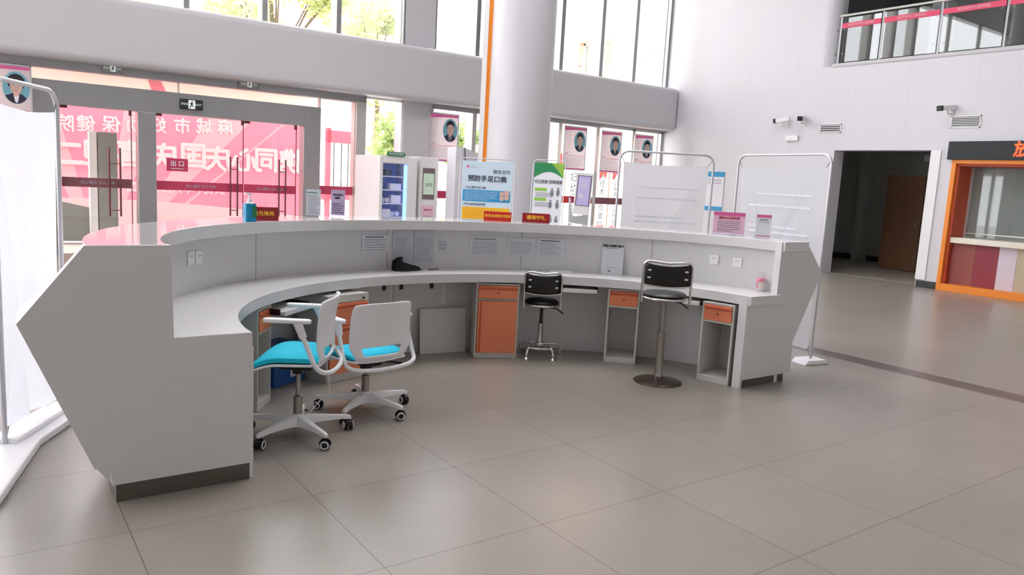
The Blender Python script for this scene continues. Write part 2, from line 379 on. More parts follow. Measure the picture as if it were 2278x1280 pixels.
# little projecting sill at the right-hand end of the beam and a leak mark panel are the same paint
# upper glazing
def window(n, x0, x1, z0, z1, frame=0.06, m='steel_light', gm='glass', y=YG, th=0.1, lite=None):
    w = thing('window_%d' % n, ((x0+x1)/2, y, z0), kind='structure')
    hx = (x1-x0)/2; h = z1-z0; f = MB()
    f.box((-hx, -th/2, 0), (-hx+frame, th/2, h)); f.box((hx-frame, -th/2, 0), (hx, th/2, h)); f.box((-hx, -th/2, 0), (hx, th/2, frame*0.7)); f.box((-hx, -th/2, h-frame), (hx, th/2, h))
    f.build('window_frame', M[m], w)
    MB().box((-hx+frame, -0.008, frame*0.7), (hx-frame, 0.008, h-frame)).build('window_pane', M[gm], w)
    return w
ux = [-8.9, -6.6, -4.3, -2.0, 0.3, 2.55, 3.85, 5.22, 6.6]; k = 1
for i in range(len(ux)-1): window(k, ux[i], ux[i+1], 4.0, 8.2, 0.045, 'steel', 'glass_veiled' if i in (5, 7) else 'glass'); k += 1
for x0, x1 in ((7.25, 8.29), (8.29, 9.4), (9.4, 10.54), (10.54, 11.74), (11.74, 12.82), (12.82, 13.98)): window(k, x0, x1, 4.0, 8.2, 0.05, 'steel'); k += 1
for i in range(2, 7):
    for z0, z1 in ((0.5, 3.02), (4.05, 6.2)):
        w_ = window(k, -1.035, 1.035, 0, z1-z0, 0.05, 'steel', 'glass', y=0); k += 1
        w_.matrix_basis = Matrix.Translation((-9.15, -1.965+2.07*i, z0)) @ Matrix.Rotation(R(90), 4, 'Z')
# white inner jambs beside the mullions
b = MB()
for x in (2.55, 3.85, 5.22, 6.56, 8.29, 9.4, 10.54, 11.74, 12.82, 13.93): b.box((x-0.02, 12.26, 4.0), (x+0.02, 12.5, 8.2))
b.build('trim_4', M['wframe'], kind='structure')
# ---- entrance portal in the glass front
b = MB(); b.box((-9, 12.08, 2.9), (5.784, 12.3, 3.06)); b.build('trim_5', M['steel'], kind='structure')
b = MB(); b.box((0.30, 12.1, 0), (0.68, 12.34, 2.72)); b.box((1.78, 12.1, 0), (2.055, 12.34, 2.36)); b.box((4.566, 12.1, 0), (4.886, 12.34, 2.72)); b.box((0.68, 12.1, 2.36), (4.566, 12.34, 2.72))
b.build('door_frame', M['steel'], tag(thing('door_1', (0, 0, 0)), kind='structure'), bevel=0.006)
window(k, 0.3, 2.42, 2.72, 2.9, 0.008, 'steel_light'); k += 1
window(k, 2.42, 4.886, 2.72, 2.9, 0.008, 'steel_light'); k += 1
window(k, 4.886, 5.589, 0.0, 2.9, 0.01, 'steel_light', y=YG); w_side = k; k += 1
b = MB(); b.box((5.589, 12.08, 0), (5.784, 12.34, 2.9)); b.build('trim_6', M['steel_light'], kind='structure')
window(k, 5.784, 6.6, 0.0, 3.02, 0.03, 'wframe'); k += 1
window(k, -8.9, -4.0, 0.0, 2.9, 0.06, 'steel'); k += 1
window(k, -4.0, 0.3, 0.0, 2.9, 0.06, 'steel'); k += 1
for x0, x1 in ((7.25, 8.30), (8.30, 9.45), (9.45, 10.64), (10.64, 11.79), (11.79, 12.98), (12.98, 13.98)): window(k, x0, x1, 0.0, 3.0, 0.05, 'steel_light'); k += 1
b = MB(); b.box((7.25, 12.05, 2.93), (11.79, 12.2, 3.03)); b.box((11.79, 12.05, 2.99), (13.98, 12.2, 3.04)); b.build('trim_7', M['steel'], kind='structure')
b = MB()
for x in (8.30, 9.45, 10.64, 11.79, 12.98, 13.93): b.box((x-0.02, 12.26, 0), (x+0.02, 12.5, 3.0))
b.build('trim_8', M['wframe'], kind='structure')
# glass door leaves
def leaf(n, x0, x1, hx=None, stripmat='strip', z1=2.36, hz=(0.68, 1.72), letters='热烈庆祝中华人民共和国成立', flip=False, gap=0.12):
    d = thing('door_%d' % n, ((x0+x1)/2, YG, 0), kind='structure'); h = (x1-x0)/2
    MB().box((-h, -0.006, 0.02), (h, 0.006, z1-0.01)).build('door_pane', M['glass'], d)
    f = MB(); f.box((h-0.012, -0.012, 0.02), (h, 0.012, z1-0.01)); f.box((-h, -0.02, z1-0.04), (-h+0.10, 0.02, z1)); f.box((h-0.04, -0.03, z1-0.08), (h, 0.03, z1)); f.build('door_edge', M['warm_metal'], d)
    st = MB().box((-h, -0.010, 1.10), (h, -0.007, 1.25)).build('safety_strip', M[stripmat], d)
    text('热心服务 以人为本', 0.06, M['ink_light'], st, 0, 1.175, y=-0.012)
    if hx is not None:
        p = MB(); z0, z2 = hz
        for dx in (-gap/2, gap/2): p.tube([(hx+dx, -0.06, z0), (hx+dx, -0.06, z2)], 0.016, 10)
        for z in (z0+0.1, (z0+z2)/2+0.3): p.tube([(hx-gap/2, -0.06, z), (hx+gap/2, -0.06, z)], 0.008, 8); p.tube([(hx, -0.06, z), (hx, 0, z)], 0.012, 8)
        p.build('door_handle', M['warm_metal'], d, smooth=True)
    return d
leaf(2, 0.69, 1.70, 0.24, 'strip_brown', hz=(0.64, 1.75), gap=0.16)
leaf(3, 2.06, 3.50, 0.54); leaf(4, 3.51, 4.46, 0.20)
for i, (x0, x1, mm) in enumerate(((4.886, 5.589, 'strip'), (7.3, 8.28, 'strip'), (10.66, 11.0, 'ribbon'), (11.0, 11.76, 'strip'), (11.82, 12.9, 'strip_brown'))):
    s_ = MB().box((x0, YG-0.014, 1.12), (x1, YG-0.010, 1.28)).build('safety_strip', M[mm]); 
    tag(s_, ['dark magenta safety strip across the side pane by the entrance post', 'magenta safety strip on the pane behind the dispenser', 'red safety strip end on the pane near the round column', 'magenta safety strip behind the face scanning terminal', 'brown safety strip on the pane before the vertical plaques'][i], 'safety strip')
# threshold handle on right-hand pane
b = MB(); b.tube([(12.86, 12.1, 0.5), (12.86, 12.1, 1.2)], 0.016); b.tube([(12.96, 12.1, 0.5), (12.96, 12.1, 1.2)], 0.016); b.tube([(12.86, 12.1, 0.8), (12.96, 12.1, 0.8)], 0.01); b.tube([(12.91, 12.1, 1.1), (12.91, 12.2, 1.1)], 0.01)
tag(b.build('pull_handle', M['steel'], smooth=True), 'upright steel pull handle on the rightmost glass pane', 'handle')

# ---- balcony opening and room behind it
b = MB(); b.box((XW+0.3, -9, 4.0), (18.6, 12.4, 4.2)); b.build('trim_9', M['room_grey'], kind='structure')
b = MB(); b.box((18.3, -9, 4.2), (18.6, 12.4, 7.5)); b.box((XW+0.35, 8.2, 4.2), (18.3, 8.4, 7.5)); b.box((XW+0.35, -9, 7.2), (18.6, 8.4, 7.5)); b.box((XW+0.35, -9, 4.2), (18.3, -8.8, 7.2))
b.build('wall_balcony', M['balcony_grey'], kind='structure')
b = MB(); b.box((XW-0.02, -9, 4.2), (XW+0.36, 7.6, 4.29)); b.build('trim_10', M['white'], kind='structure', bevel=0.03)
br = thing('balcony_railing', (14.14, 0, 4.29), label='glass balcony railing with steel handrail and pink slogan strip', cat='railing')
b = MB()
b.tube([(0, 7.62, 0.96), (0, -6, 0.96)], 0.028, 12); b.build('handrail', M['steel_light'], br, smooth=True)
py = [7.56, 6.68, 5.57, 4.46, 3.35, 2.2, 1.0, -0.2]
for y in py:
    b = MB(); b.box((-0.03, y-0.018, 0), (0.03, y+0.018, 0.93)); b.build('baluster', M['steel'], br)
    for z in (0.2, 0.68):
        b = MB(); b.tube([(-0.02, y-0.09, z), (-0.02, y+0.09, z)], 0.008, 8)
        for s in (-1, 1): b.lathe([(0.018, -0.02), (0.018, 0.02)], (-0.02, y+s*0.09, z), 10)
        b.build('glass_clamp', M['chrome_dull'], br, smooth=True)
for i in range(len(py)-1):
    p_ = MB().box((-0.045, py[i+1]+0.03, 0.03), (-0.035, py[i]-0.03, 0.90)).build('glass_panel', M['glass_rail'], br)
    if i < 4:
        st = MB().box((-0.052, py[i+1]+0.03, 0.70), (-0.047, py[i]-0.03, 0.80)).build('slogan_strip', M['strip_pink'], br)
        text('热烈庆祝中华人民共和国', 0.055, M['ink_white'], st, 0, 0, y=0, T=Matrix.Translation((-0.056, (py[i]+py[i+1])/2, 0.75)) @ Matrix.Rotation(R(-90), 4, 'Z'), squeeze=0.9)
b = MB(); b.box((17.0, 6.9, 4.2), (17.35, 7.25, 7.2)); tag(b.build('square_column', M['plaster']), 'grey square column in the dark balcony room', 'column')

# ---- corridor doorway
b = MB(); b.box((XW+0.35, 5.31, 0.001), (18.49, 9.99, 0.006)); b.build('floor_corridor', M['room_floor'], kind='structure')
b = MB(); b.box((18.5, 5.0, 0), (18.8, 10.2, 2.8)); b.box((XW+0.35, 10.0, 0), (18.5, 10.2, 2.8)); b.box((XW+0.35, 5.12, 0), (18.5, 5.3, 2.8)); b.box((XW+0.35, 5.0, 2.8), (18.8, 10.2, 2.95))
b.build('wall_corridor', M['room_grey'], kind='structure')
b = MB(); b.prism([(XW-0.02, 5.38), (XW-0.02, 5.2), (XW+0.36, 5.36), (XW+0.36, 5.42), (XW+0.05, 5.42)], 0.15, 2.54, 'xy')
b.build('trim_11', M['wframe'], kind='structure')
b = MB(); b.box((18.44, 5.3, 0), (18.5, 10.0, 0.14)); b.box((XW-0.02, 4.99, 0), (XW+0.36, 5.36, 0.13)); b.box((XW-0.02, 7.36, 0), (XW, 12.0, 0.13))
b.build('baseboard_right', M['base_dark'], kind='structure')
b = MB(); b.box((18.05, 8.9, 0), (18.5, 9.1, 2.8)); tag(b.build('corridor_pier', M['room_grey']), kind='structure')
dw = thing('leaning_door_panel', (16.85, 7.25, 0), -90, 'brown wooden door leaf standing open in the dark doorway', 'door')
b = MB().box((-0.43, -0.03, 0.02), (0.43, 0.03, 2.16)); b.build('door_board', M['brown'], dw, bevel=0.004)
b = MB().box((0.33, -0.07, 1.0), (0.36, -0.03, 1.14)); b.build('door_pull', M['steel'], dw)
b = MB().cbox((18.47, 8.1, 0.42), (0.04, 0.24, 0.12)); tag(b.build('wall_outlet', M['black']), 'small black outlet low on the corridor back wall', 'outlet')
b = MB().cbox((14.6, 5.62, 2.42), (0.3, 0.22, 0.14)); tag(b.build('door_closer', M['base_dark'], bevel=0.01), 'dark door closer box at the upper right of the doorway', 'door closer')

# ---- service window with orange frame
sv = thing('service_counter', (XW, 1.2, 0), label='orange framed service window with cream ledge and coloured panels below', cat='service counter')
b = MB(); b.box((-0.05, 3.70, 0), (0.55, 3.775, 2.37)); b.box((-0.05, 0, 2.30), (0.55, 3.70, 2.37)); b.box((-0.05, 0, 0), (0.3, 3.70, 0.13)); b.build('orange_frame', M['orange_trim'], sv, bevel=0.004)
b = MB(); b.box((0.02, 3.66, 0.13), (0.55, 3.70, 2.30)); b.box((0.02, 0, 2.26), (0.55, 3.66, 2.30)); b.build('frame_lining', M['orange_in'], sv)
b = MB(); b.box((0.02, 0, 0.88), (0.75, 3.66, 0.98)); b.build('ledge', M['cream'], sv, bevel=0.008)
for n_, y0, y1, mm in (('front_panel', 3.25, 3.66, 'darkred2'), ('front_panel', 2.87, 3.25, 'darkred'), ('front_panel', 2.58, 2.87, 'lilac'), ('front_panel', 2.0, 2.58, 'tan'), ('front_panel', 1.0, 2.0, 'darkred'), ('front_panel', 0, 1.0, 'lilac')):
    b = MB().box((0.13, y0, 0.13), (0.17, y1-0.004, 0.88)); b.build(n_, M[mm], sv)
b = MB().box((0.5, 0, 0.98), (0.515, 3.66, 2.26)); b.build('glazing', M['glass_svc'], sv)
b = MB(); b.box((0.49, 3.62, 0.98), (0.53, 3.66, 2.26)); b.box((0.49, 1.9, 0.98), (0.53, 1.93, 2.26)); b.box((0.49, 0, 1.05), (0.53, 3.62, 1.07)); b.build('glazing_bar', M['steel_light'], sv)
b = MB(); b.box((16.5, 1.2, 0), (16.7, 4.98, 2.37)); b.box((14.75, 4.9, 0), (16.5, 4.98, 2.6)); b.box((14.35, 1.1, 0), (16.5, 1.2, 2.6)); b.box((14.55, 1.2, 2.37), (16.7, 4.98, 2.5)); b.build('wall_service', M['plaster'], kind='structure')
ld = thing('led_sign', (XW-0.06, 3.05, 2.53), -90, 'long black display sign with red glowing characters above service window', 'sign')
b = MB().box((-2.0, -0.04, -0.16), (2.0, 0.04, 0.16)); b.build('sign_case', M['led_panel'], ld, bevel=0.004)
text('放射科', 0.27, M['led_red'], ld, -0.93, 0.0, y=-0.045, align='LEFT', bold=0.006, spacing=1.5)

# ---- vents and security cameras on right wall
def vent(y0, y1, z0, z1, nsl, label):
    t = thing('air_vent', (XW, (y0+y1)/2, (z0+z1)/2), -90, label, 'vent'); w = (y1-y0)/2; h = (z1-z0)/2
    b = MB(); f = 0.02
    for a_, c_ in (((-w, -h), (w, -h+f)), ((-w, h-f), (w, h)), ((-w, -h), (-w+f, h)), ((w-f, -h), (w, h))): b.box((a_[0], -0.015, a_[1]), (c_[0], 0, c_[1]))
    b.build('vent_frame', M['wframe'], t)
    MB().box((-w+f, -0.004, -h+f), (w-f, 0, h-f)).build('vent_opening', M['vent_dark'], t)
    for i in range(nsl):
        z = -h+f+(2*h-2*f)*(i+0.5)/nsl; T = Matrix.Translation((0, -0.009, z)) @ Matrix.Rotation(R(35), 4, 'X')
        MB().box((-w+f, -0.010, -0.006), (w-f, 0.010, 0.003), T).build('slat', M['wframe'], t)
vent(7.24, 7.72, 2.89, 3.08, 4, 'small white louvred air vent above the dark doorway')
vent(4.60, 5.11, 2.93, 3.15, 6, 'white louvred air vent above the display sign')
def cctv(y, z, yaw, label):
    t = thing('security_camera', (XW, y, z), -90, label, 'security camera', 'security cameras on the white wall')
    b = MB(); b.lathe([(0.045, 0), (0.045, 0.02), (0.02, 0.03)], n=16, T=Matrix.Rotation(R(90), 4, 'X')); b.tube([(0, 0, 0), (0, -0.14, -0.0), (0, -0.15, 0.06)], 0.015); b.build('bracket', M['wframe'], t, smooth=True)
    T = Matrix.Translation((0, -0.15, 0.1)) @ Matrix.Rotation(R(yaw), 4, 'Z') @ Matrix.Rotation(R(-8), 4, 'Y')
    MB().box((-0.16, -0.05, -0.045), (0.14, 0.05, 0.045), T).build('housing', M['wframe'], t, bevel=0.01)
    MB().box((-0.22, -0.052, -0.046), (-0.16, 0.052, 0.05), T).build('lens_face', M['exit_black'], t, bevel=0.01)
cctv(8.52, 3.08, 10, 'left white bullet camera of the pair pointing left on wall')
cctv(8.10, 3.10, 120, 'right white bullet camera of the pair, turned toward the hall')
cctv(5.12, 3.18, 75, 'white bullet camera with dark face beside the right air vent')
b = MB().box((XW-0.05, 8.2, 2.74), (XW, 8.5, 2.85)); tag(b.build('junction_box', M['wframe'], bevel=0.008), 'small white rectangular box on the wall under the camera pair', 'box')

# ------------------------------------------------------------------ round column
c0 = thing('round_column', (5.99, 7.30, 0), label='tall round white column with orange and white strip on its left side', cat='column')
MB().lathe([(0.45, 0), (0.45, 9.0)], n=64).build('shaft', M['white'], c0, smooth=True)
ang = R(143); T = Matrix.Rotation(ang, 4, 'Z')
MB().box((0.42, -0.05, 0), (0.50, 0.05, 9), T).build('orange_strip', M['orange_trim'], c0)
MB().box((0.50, -0.05, 0), (0.57, 0.06, 9), T).build('white_strip', M['wframe'], c0)

# ------------------------------------------------------------------ reception counter
CX, CY = 2.555, 1.94
rc = thing('reception_counter', (CX, CY, 0), label='large curved white two-tier reception counter with angular ends', cat='reception counter')
t0, t1 = 1.2, 178.8
MB().ring([(2.33, 1.98, 1.11), (2.66, 2.42, 1.11), (2.66, 2.42, 1.19), (2.33, 1.98, 1.19)], 0.2, 179.8, 128).build('transaction_top', M['top'], rc, smooth=True, bevel=0.003)
MB().ring([(1.95, 1.78, 0.68), (2.42, 2.19, 0.68), (2.42, 2.19, 0.757), (1.95, 1.78, 0.757)], 0.05, 179.95, 128).build('desk_top', M['solid'], rc, smooth=True, bevel=0.003)
MB().ring([(2.42, 2.19, 0.0), (2.46, 2.23, 0.0), (2.46, 2.23, 1.11), (2.42, 2.19, 1.11)], t0, t1, 128).build('back_panel', M['solid'], rc, smooth=True)
pr_ = [(2.47, 2.24, 1.11), (2.655, 2.415, 1.11), (2.92, 2.68, 0.90), (2.61, 2.37, 0.34), (2.60, 2.36, 0.08), (2.47, 2.24, 0.08)]
pl_ = [(2.47, 2.24, 1.11), (2.655, 2.415, 1.11), (2.92, 2.68, 0.86), (2.645, 2.39, 0.176), (2.58, 2.33, 0.085), (2.47, 2.24, 0.085)]
MB().ring(pr_, t0, t1, 128, lerp=pl_).build('outer_cladding', M['solid'], rc, smooth=True)
MB().ring([(2.48, 2.25, 0), (2.53, 2.3, 0), (2.53, 2.3, 0.09), (2.48, 2.25, 0.09)], 14, 166, 96).build('plinth', M['plinth'], rc, smooth=True)
Lp = [(-0.11, 1.188), (0.238, 1.188), (0.248, 0.755), (0.608, 0.755), (0.617, 0.085), (-0.019, 0.085), (-0.032, 0.176), (-0.09, 0.176), (-0.366, 0.86)]
Rp = [(4.874, 1.188), (5.217, 1.188), (5.478, 0.92), (5.158, 0.34), (5.165, 0.07), (4.497, 0.07), (4.502, 0.755), (4.871, 0.755)]
MB().prism([(x-CX, z) for x, z in Lp], -0.005, 0.06).build('end_panel', M['solid'], rc)
MB().prism([(x-CX, z) for x, z in Rp], 0.03, 0.09).build('end_panel', M['solid'], rc)
MB().box((-2.56, 0.0, 0), (-1.955, 0.05, 0.085)).build('end_plinth', M['plinth'], rc)
MB().box((1.955, 0.05, 0), (2.545, 0.08, 0.07)).build('end_plinth', M['plinth'], rc)
MB().box((1.945, 0.035, 0), (1.975, 0.11, 0.70)).build('leg_board', M['solid'], rc)
MB().box((-1.955, 0.0, 0), (-1.938, 0.5, 0.68)).build('leg_board', M['solid'], rc)
def ept(t, a, b): return (a*math.cos(R(t)), b*math.sin(R(t)))
def face_rz(t, a=2.42, b=2.19):
    n = Vector((-math.cos(R(t))/a, -math.sin(R(t))/b)).normalized(); return math.degrees(math.atan2(n.x, -n.y))
def ring_plate(name, ta, tb, z0, z1, d, m, parent=rc, n=12, d0=0.0):
    return MB().ring([(2.42-d, 2.19-d, z0), (2.42-d0+0.002, 2.19-d0+0.002, z0), (2.42-d0+0.002, 2.19-d0+0.002, z1), (2.42-d, 2.19-d, z1)], ta, tb, n).build(name, m, parent, smooth=True)
for t, z0, z1 in ((125, 0.757, 1.11), (93.6, 0.757, 1.11), (63, 0.757, 1.11), (33, 0.757, 1.11), (57, 0.0, 0.68), (66, 0, 0.68), (30, 0, 0.68)):
    ring_plate('panel_seam', t-0.07, t+0.07, z0, z1, 0.0015, M['joint'], n=1)
for ta, tb, hs in ((99.5, 92.6, (94.2,)), (92.0, 80.8, (90.2, 83.2)), (79.6, 70.5, ())):
    ap = ring_plate('access_panel', ta, tb, 0.415, 0.665, 0.008, M['cab'])
    for t in hs:
        x, y = ept(t, 2.42, 2.19); T = Matrix.Translation((x, y, 0.60)) @ Matrix.Rotation(R(face_rz(t)), 4, 'Z')
        MB().box((-0.019, -0.0105, -0.03), (0.019, -0.004, 0.03), T).build('cable_hole', M['black'], ap)
ring_plate('lower_skirting_panel', 84, 100, 0.02, 0.40, 0.006, M['cab'])
def on_panel(t, z, off=0.012, a=2.42, b=2.19):
    x, y = ept(t, a, b); n = Vector((-math.cos(R(t))/a, -math.sin(R(t))/b)).normalized()
    return (CX+x+n.x*off, CY+y+n.y*off, z)
def tofx(x, a=2.42): return math.degrees(math.acos((x-CX)/a))
# sockets belong to the counter
for x, z in ((0.612, 0.975), (0.676, 0.972), (4.852, 0.972), (4.915, 0.968)):
    t = tofx(x) if x > 1 else tofx(x, 2.42); P = on_panel(t, z, 0.002); T = Matrix.Translation((P[0]-CX, P[1]-CY, z)) @ Matrix.Rotation(R(face_rz(t)), 4, 'Z')
    s_ = MB().box((-0.043, -0.008, -0.043), (0.043, 0, 0.043), T).build('socket_plate', M['wplastic'], rc, bevel=0.004)
    bb = MB()
    for dx in (-0.01, 0.01): bb.box((dx-0.003, -0.0095, 0.006), (dx+0.003, -0.007, 0.018), T)
    bb.build('socket_slot', M['joint'], s_)

# papers taped to the panel
def paper(x, w, z0, z1, label, m='paper', head=None, n=8, ink='ink_light', seed=1, tab=False):
    t = tofx(x); P = on_panel(t, z0, 0.010)
    o = thing('taped_notice', P, face_rz(t), label, 'paper notice')
    h = z1-z0; plate('sheet', -w/2, w/2, 0, h, M[m], o, -0.001, 0.0005)
    if head: plate('heading_bar', -w*0.38, w*0.3, h*0.86, h*0.90, M[head], o, -0.0025, -0.001)
    textlines(o, -w*0.42, w*0.42, h*0.08, h*0.8, n, M[ink], y=-0.002, h=0.3, seed=seed)
    return o
paper(2.28, 0.26, 0.90, 1.05, 'printed timetable sheet taped left of the panel seam', head='ink', n=5, seed=2)
paper(2.545, 0.19, 0.79, 1.09, 'tall grey table sheet taped above the black cloth', m='paper_blue', n=14, ink='ink_light', seed=3)
paper(2.755, 0.19, 0.79, 1.09, 'tall grey table sheet, right one of two above cloth', m='paper_blue', n=14, ink='ink_light', seed=4)
paper(2.935, 0.075, 0.91, 1.0, 'small pale blue card taped between the sheets', m='paper_blue', n=2, seed=5)
paper(3.335, 0.30, 0.865, 1.045, 'landscape notice sheet with fine lines above orange cupboard', head='ink_grey', n=9, ink='ink_light', seed=6)
paper(3.65, 0.26, 0.885, 1.045, 'pale form sheet taped between two notices', n=7, ink='ink_light', seed=7)
paper(3.90, 0.26, 0.88, 1.05, 'notice sheet with dark heading behind the black stool', head='ink', n=7, ink='ink_light', seed=8)

# travel card sign on the desk
t = 29.5; 
o = thing('acrylic_sign', (4.315, 3.36, 0.757), -44, 'white upright sign with black heading leaning at the desk back', 'sign', tilt=-10)
MB().box((-0.10, -0.002, 0), (0.10, 0.004, 0.285)).build('sign_board', M['paper'], o, bevel=0.001)
MB().box((-0.10, 0.004, 0), (0.10, 0.07, 0.006)).build('sign_foot', M['acrylic'], o)
text('通信大数据行程卡', 0.024, M['ink_black'], o, 0, 0.262, bold=0.0008)
textlines(o, -0.07, 0.07, 0.235, 0.248, 1, M['ink_grey'], seed=3)
textlines(o, -0.05, 0.05, 0.055, 0.068, 1, M['ink_light'], seed=4)
MB().prism([(-0.035, 0.028), (-0.012, 0.045), (-0.02, 0.03), (-0.012, 0.018)], -0.004, -0.002).build('logo', M['ink'], o)

# black cloth on the desk
def cloth(name, loc, rx, ry, h, m, seed):
    rnd = random.Random(seed); n, k = 20, 9; vs = []; ph = [rnd.random()*6 for _ in range(6)]
    for j in range(k+1):
        v = j/k
        for i in range(n):
            a = 2*PI*i/n; rr = math.cos(v*PI/2)**0.6*(1+0.12*math.sin(3*a+ph[0])+0.08*math.sin(7*a+ph[1]+4*v)); prof = 1.0+0.35*math.cos(a+PI*0.95)
            z = h*(math.sin(v*PI/2)**0.9)*(0.72+0.28*math.cos(a+ph[3]*0+PI))*(1 + 0.1*math.sin(5*a+ph[4]))
            vs.append((rx*rr*math.cos(a)-rx*0.25*v, ry*rr*math.sin(a), max(z, 0)))
    fs = [(j*n+i, j*n+(i+1) % n, (j+1)*n+(i+1) % n, (j+1)*n+i) for j in range(k) for i in range(n)] + [tuple(range(n-1, -1, -1)), tuple(range(k*n, k*n+n))]
    o = MB().add(vs, fs).build(name, m, smooth=True); o.location = loc; return o
o = cloth('black_cloth', (2.51, 3.98, 0.757), 0.125, 0.06, 0.11, M['cloth_black'], 4); o.rotation_euler.z = R(-2)
tag(o, 'crumpled black cloth bundle lying on the desk', 'cloth')
# papers on desk, small things
o = MB().box((-0.1, -0.07, 0), (0.1, 0.07, 0.012)).build('paper_stack', M['paper'], bevel=0.002); o.location = (3.90, 3.60, 0.757); o.rotation_euler.z = R(-28); tag(o, 'thin stack of white papers behind the black stool', 'papers')
o = MB().box((-0.05, -0.01, 0), (0.05, 0.01, 0.008)).build('pen', M['ink_grey']); o.location = (2.78, 3.98, 0.757); tag(o, 'small pale pen lying beside the black cloth', 'pen')
o = thing('baby_bottle', (4.90, 2.16, 0.757), label='small bottle with pink collar in the right corner of the desk', cat='bottle')
MB().lathe([(0.028, 0), (0.034, 0.01), (0.034, 0.07), (0.028, 0.085)]).build('bottle_body', M['bottle_clear'], o, smooth=True)
MB().lathe([(0.036, 0.08), (0.037, 0.1), (0.03, 0.112)]).build('collar', M['pinkcap'], o, smooth=True)
MB().lathe([(0.028, 0.11), (0.026, 0.14), (0.014, 0.155), (0.006, 0.16)]).build('cap', M['acrylic'], o, smooth=True)
MB().tube([(-0.034, 0, 0.09), (-0.05, 0, 0.075), (-0.05, 0, 0.045), (-0.034, 0, 0.03)], 0.005, 8).build('handle', M['pinkcap'], o, smooth=True)

# things on the top of the counter
def top_sign(name, t, w, h, label, m, build, a=2.6, b=2.34, rz=None, z=1.19, foot=0.07):
    x, y = ept(t, a, b); o = thing(name, (CX+x, CY+y, z), face_rz(t) if rz is None else rz, label, 'sign')
    MB().box((-w/2, -0.003, 0.0), (w/2, 0.003, h)).build('sign_board', M['acrylic'], o)
    plate('sheet', -w/2+0.006, w/2-0.006, 0.012, h-0.004, M[m], o, -0.0045, -0.003)
    MB().box((-w/2, -foot/2, 0), (w/2, foot/2, 0.004)).build('sign_foot', M['acrylic'], o)
    build(o, w, h); return o
def b1(o, w, h):
    textlines(o, -w*0.36, w*0.36, h*0.1, h*0.78, 11, M['ink_grey'], y=-0.006, h=0.22, seed=11); textlines(o, -w*0.4, w*0.4, h*0.82, h*0.9, 1, M['pgreen'], y=-0.006, h=0.4, seed=12)
top_sign('acrylic_sign', 107.9, 0.125, 0.225, 'pale blue upright price list in acrylic holder on counter', 'paper_blue', b1, rz=-20)
def b2(o, w, h):
    text('便民服务', 0.02, M['ink'], o, 0, h*0.80, y=-0.006); textlines(o, -w*0.2, w*0.2, h*0.64, h*0.74, 1, M['ink'], y=-0.006, h=0.7, seed=13); textlines(o, -w*0.36, w*0.36, h*0.12, h*0.52, 5, M['ink'], y=-0.006, h=0.3, seed=14)
top_sign('acrylic_sign', 102.6, 0.125, 0.225, 'lilac upright sign with purple print in acrylic holder', 'paper_lilac', b2, rz=-22)
def b3(o, w, h):
    plate('header_band', -w/2+0.006, w/2-0.006, h*0.82, h-0.004, M['pink'], o, -0.0055, -0.0045)
    text('服务台文明用语', 0.026, M['strip'], o, 0, h*0.72, y=-0.006, bold=0.0007)
    textlines(o, -w*0.36, w*0.36, h*0.12, h*0.62, 6, M['ink_grey'], y=-0.006, h=0.3, seed=15)
    plate('side_print', w*0.36, w/2-0.008, 0.02, h*0.4, M['pinkpale'], o, -0.0055, -0.0045)
top_sign('acrylic_sign', 17.6, 0.285, 0.205, 'landscape pink and white sign with red heading on counter', 'pinkpale', b3, a=2.58, b=2.3, rz=-42)
def b4(o, w, h):
    plate('header_band', -w/2+0.006, w/2-0.006, h*0.86, h-0.004, M['pink'], o, -0.0055, -0.0045)
    text('满意度评价', 0.014, M['ink_grey'], o, 0, h*0.76, y=-0.006); textlines(o, -w*0.3, w*0.3, h*0.64, h*0.70, 1, M['ink_light'], y=-0.006, h=0.5, seed=17)
    plate('footer_band', -w/2+0.006, w/2-0.006, 0.012, 0.02, M['pink'], o, -0.0055, -0.0045)
top_sign('acrylic_sign', 9.5, 0.135, 0.205, 'small portrait sign with pink header at the right counter end', 'paper', b4, a=2.56, b=2.3, rz=-44)
def name_plate(t, w, h, body, label, m, size, rz=None, a=2.36, b=2.06):
    x, y = ept(t, a, b); o = thing('table_plaque', (CX+x, CY+y, 1.19), face_rz(t) if rz is None else rz, label, 'plaque')
    MB().prism([(-0.035, 0.0), (0.035, 0), (0.006, h), (-0.006, h)], -w/2, w/2, 'yz').build('plaque_body', M[m], o, bevel=0.001)
    a_ = math.atan2(0.029, h); T = Matrix.Translation((0, -0.0205, h/2)) @ Matrix.Rotation(-a_, 4, 'X')
    text(body, size, M['gold'], o, 0, 0, y=-0.003, T=T, bold=0.0008)
    MB().box((-w/2-0.003, -0.038, 0), (w/2+0.003, 0.038, 0.008)).build('plaque_base', M['acrylic'], o)
name_plate(68.8, 0.255, 0.085, '党员志愿者示范岗', 'bright red plaque with eight gold characters on counter', 'red', 0.030, rz=-33, a=2.55, b=2.26)
name_plate(60.4, 0.255, 0.085, '遵德守礼', 'dark red plaque with four gold characters on counter', 'red_dark', 0.045, rz=-34, a=2.55, b=2.26)
name_plate(124.6, 0.235, 0.095, '党员先锋岗', 'dark red plaque beside the blue gel bottle', 'red_dark', 0.036, rz=-12, a=2.42, b=2.1)
x, y = ept(129.4, 2.36, 2.04); o = thing('hand_gel_bottle', (CX+x, CY+y, 1.19), 20, 'blue pump bottle of hand gel on counter edge', 'bottle')
MB().prism(rrect(-0.042, 0.042, -0.026, 0.026, 0.016), 0, 0.125, 'xy').build('bottle_body', M['blue_soap'], o, smooth=True)
MB().lathe([(0.026, 0.125), (0.016, 0.135), (0.016, 0.155), (0.006, 0.156), (0.006, 0.185)]).build('pump_neck', M['wplastic'], o, smooth=True)
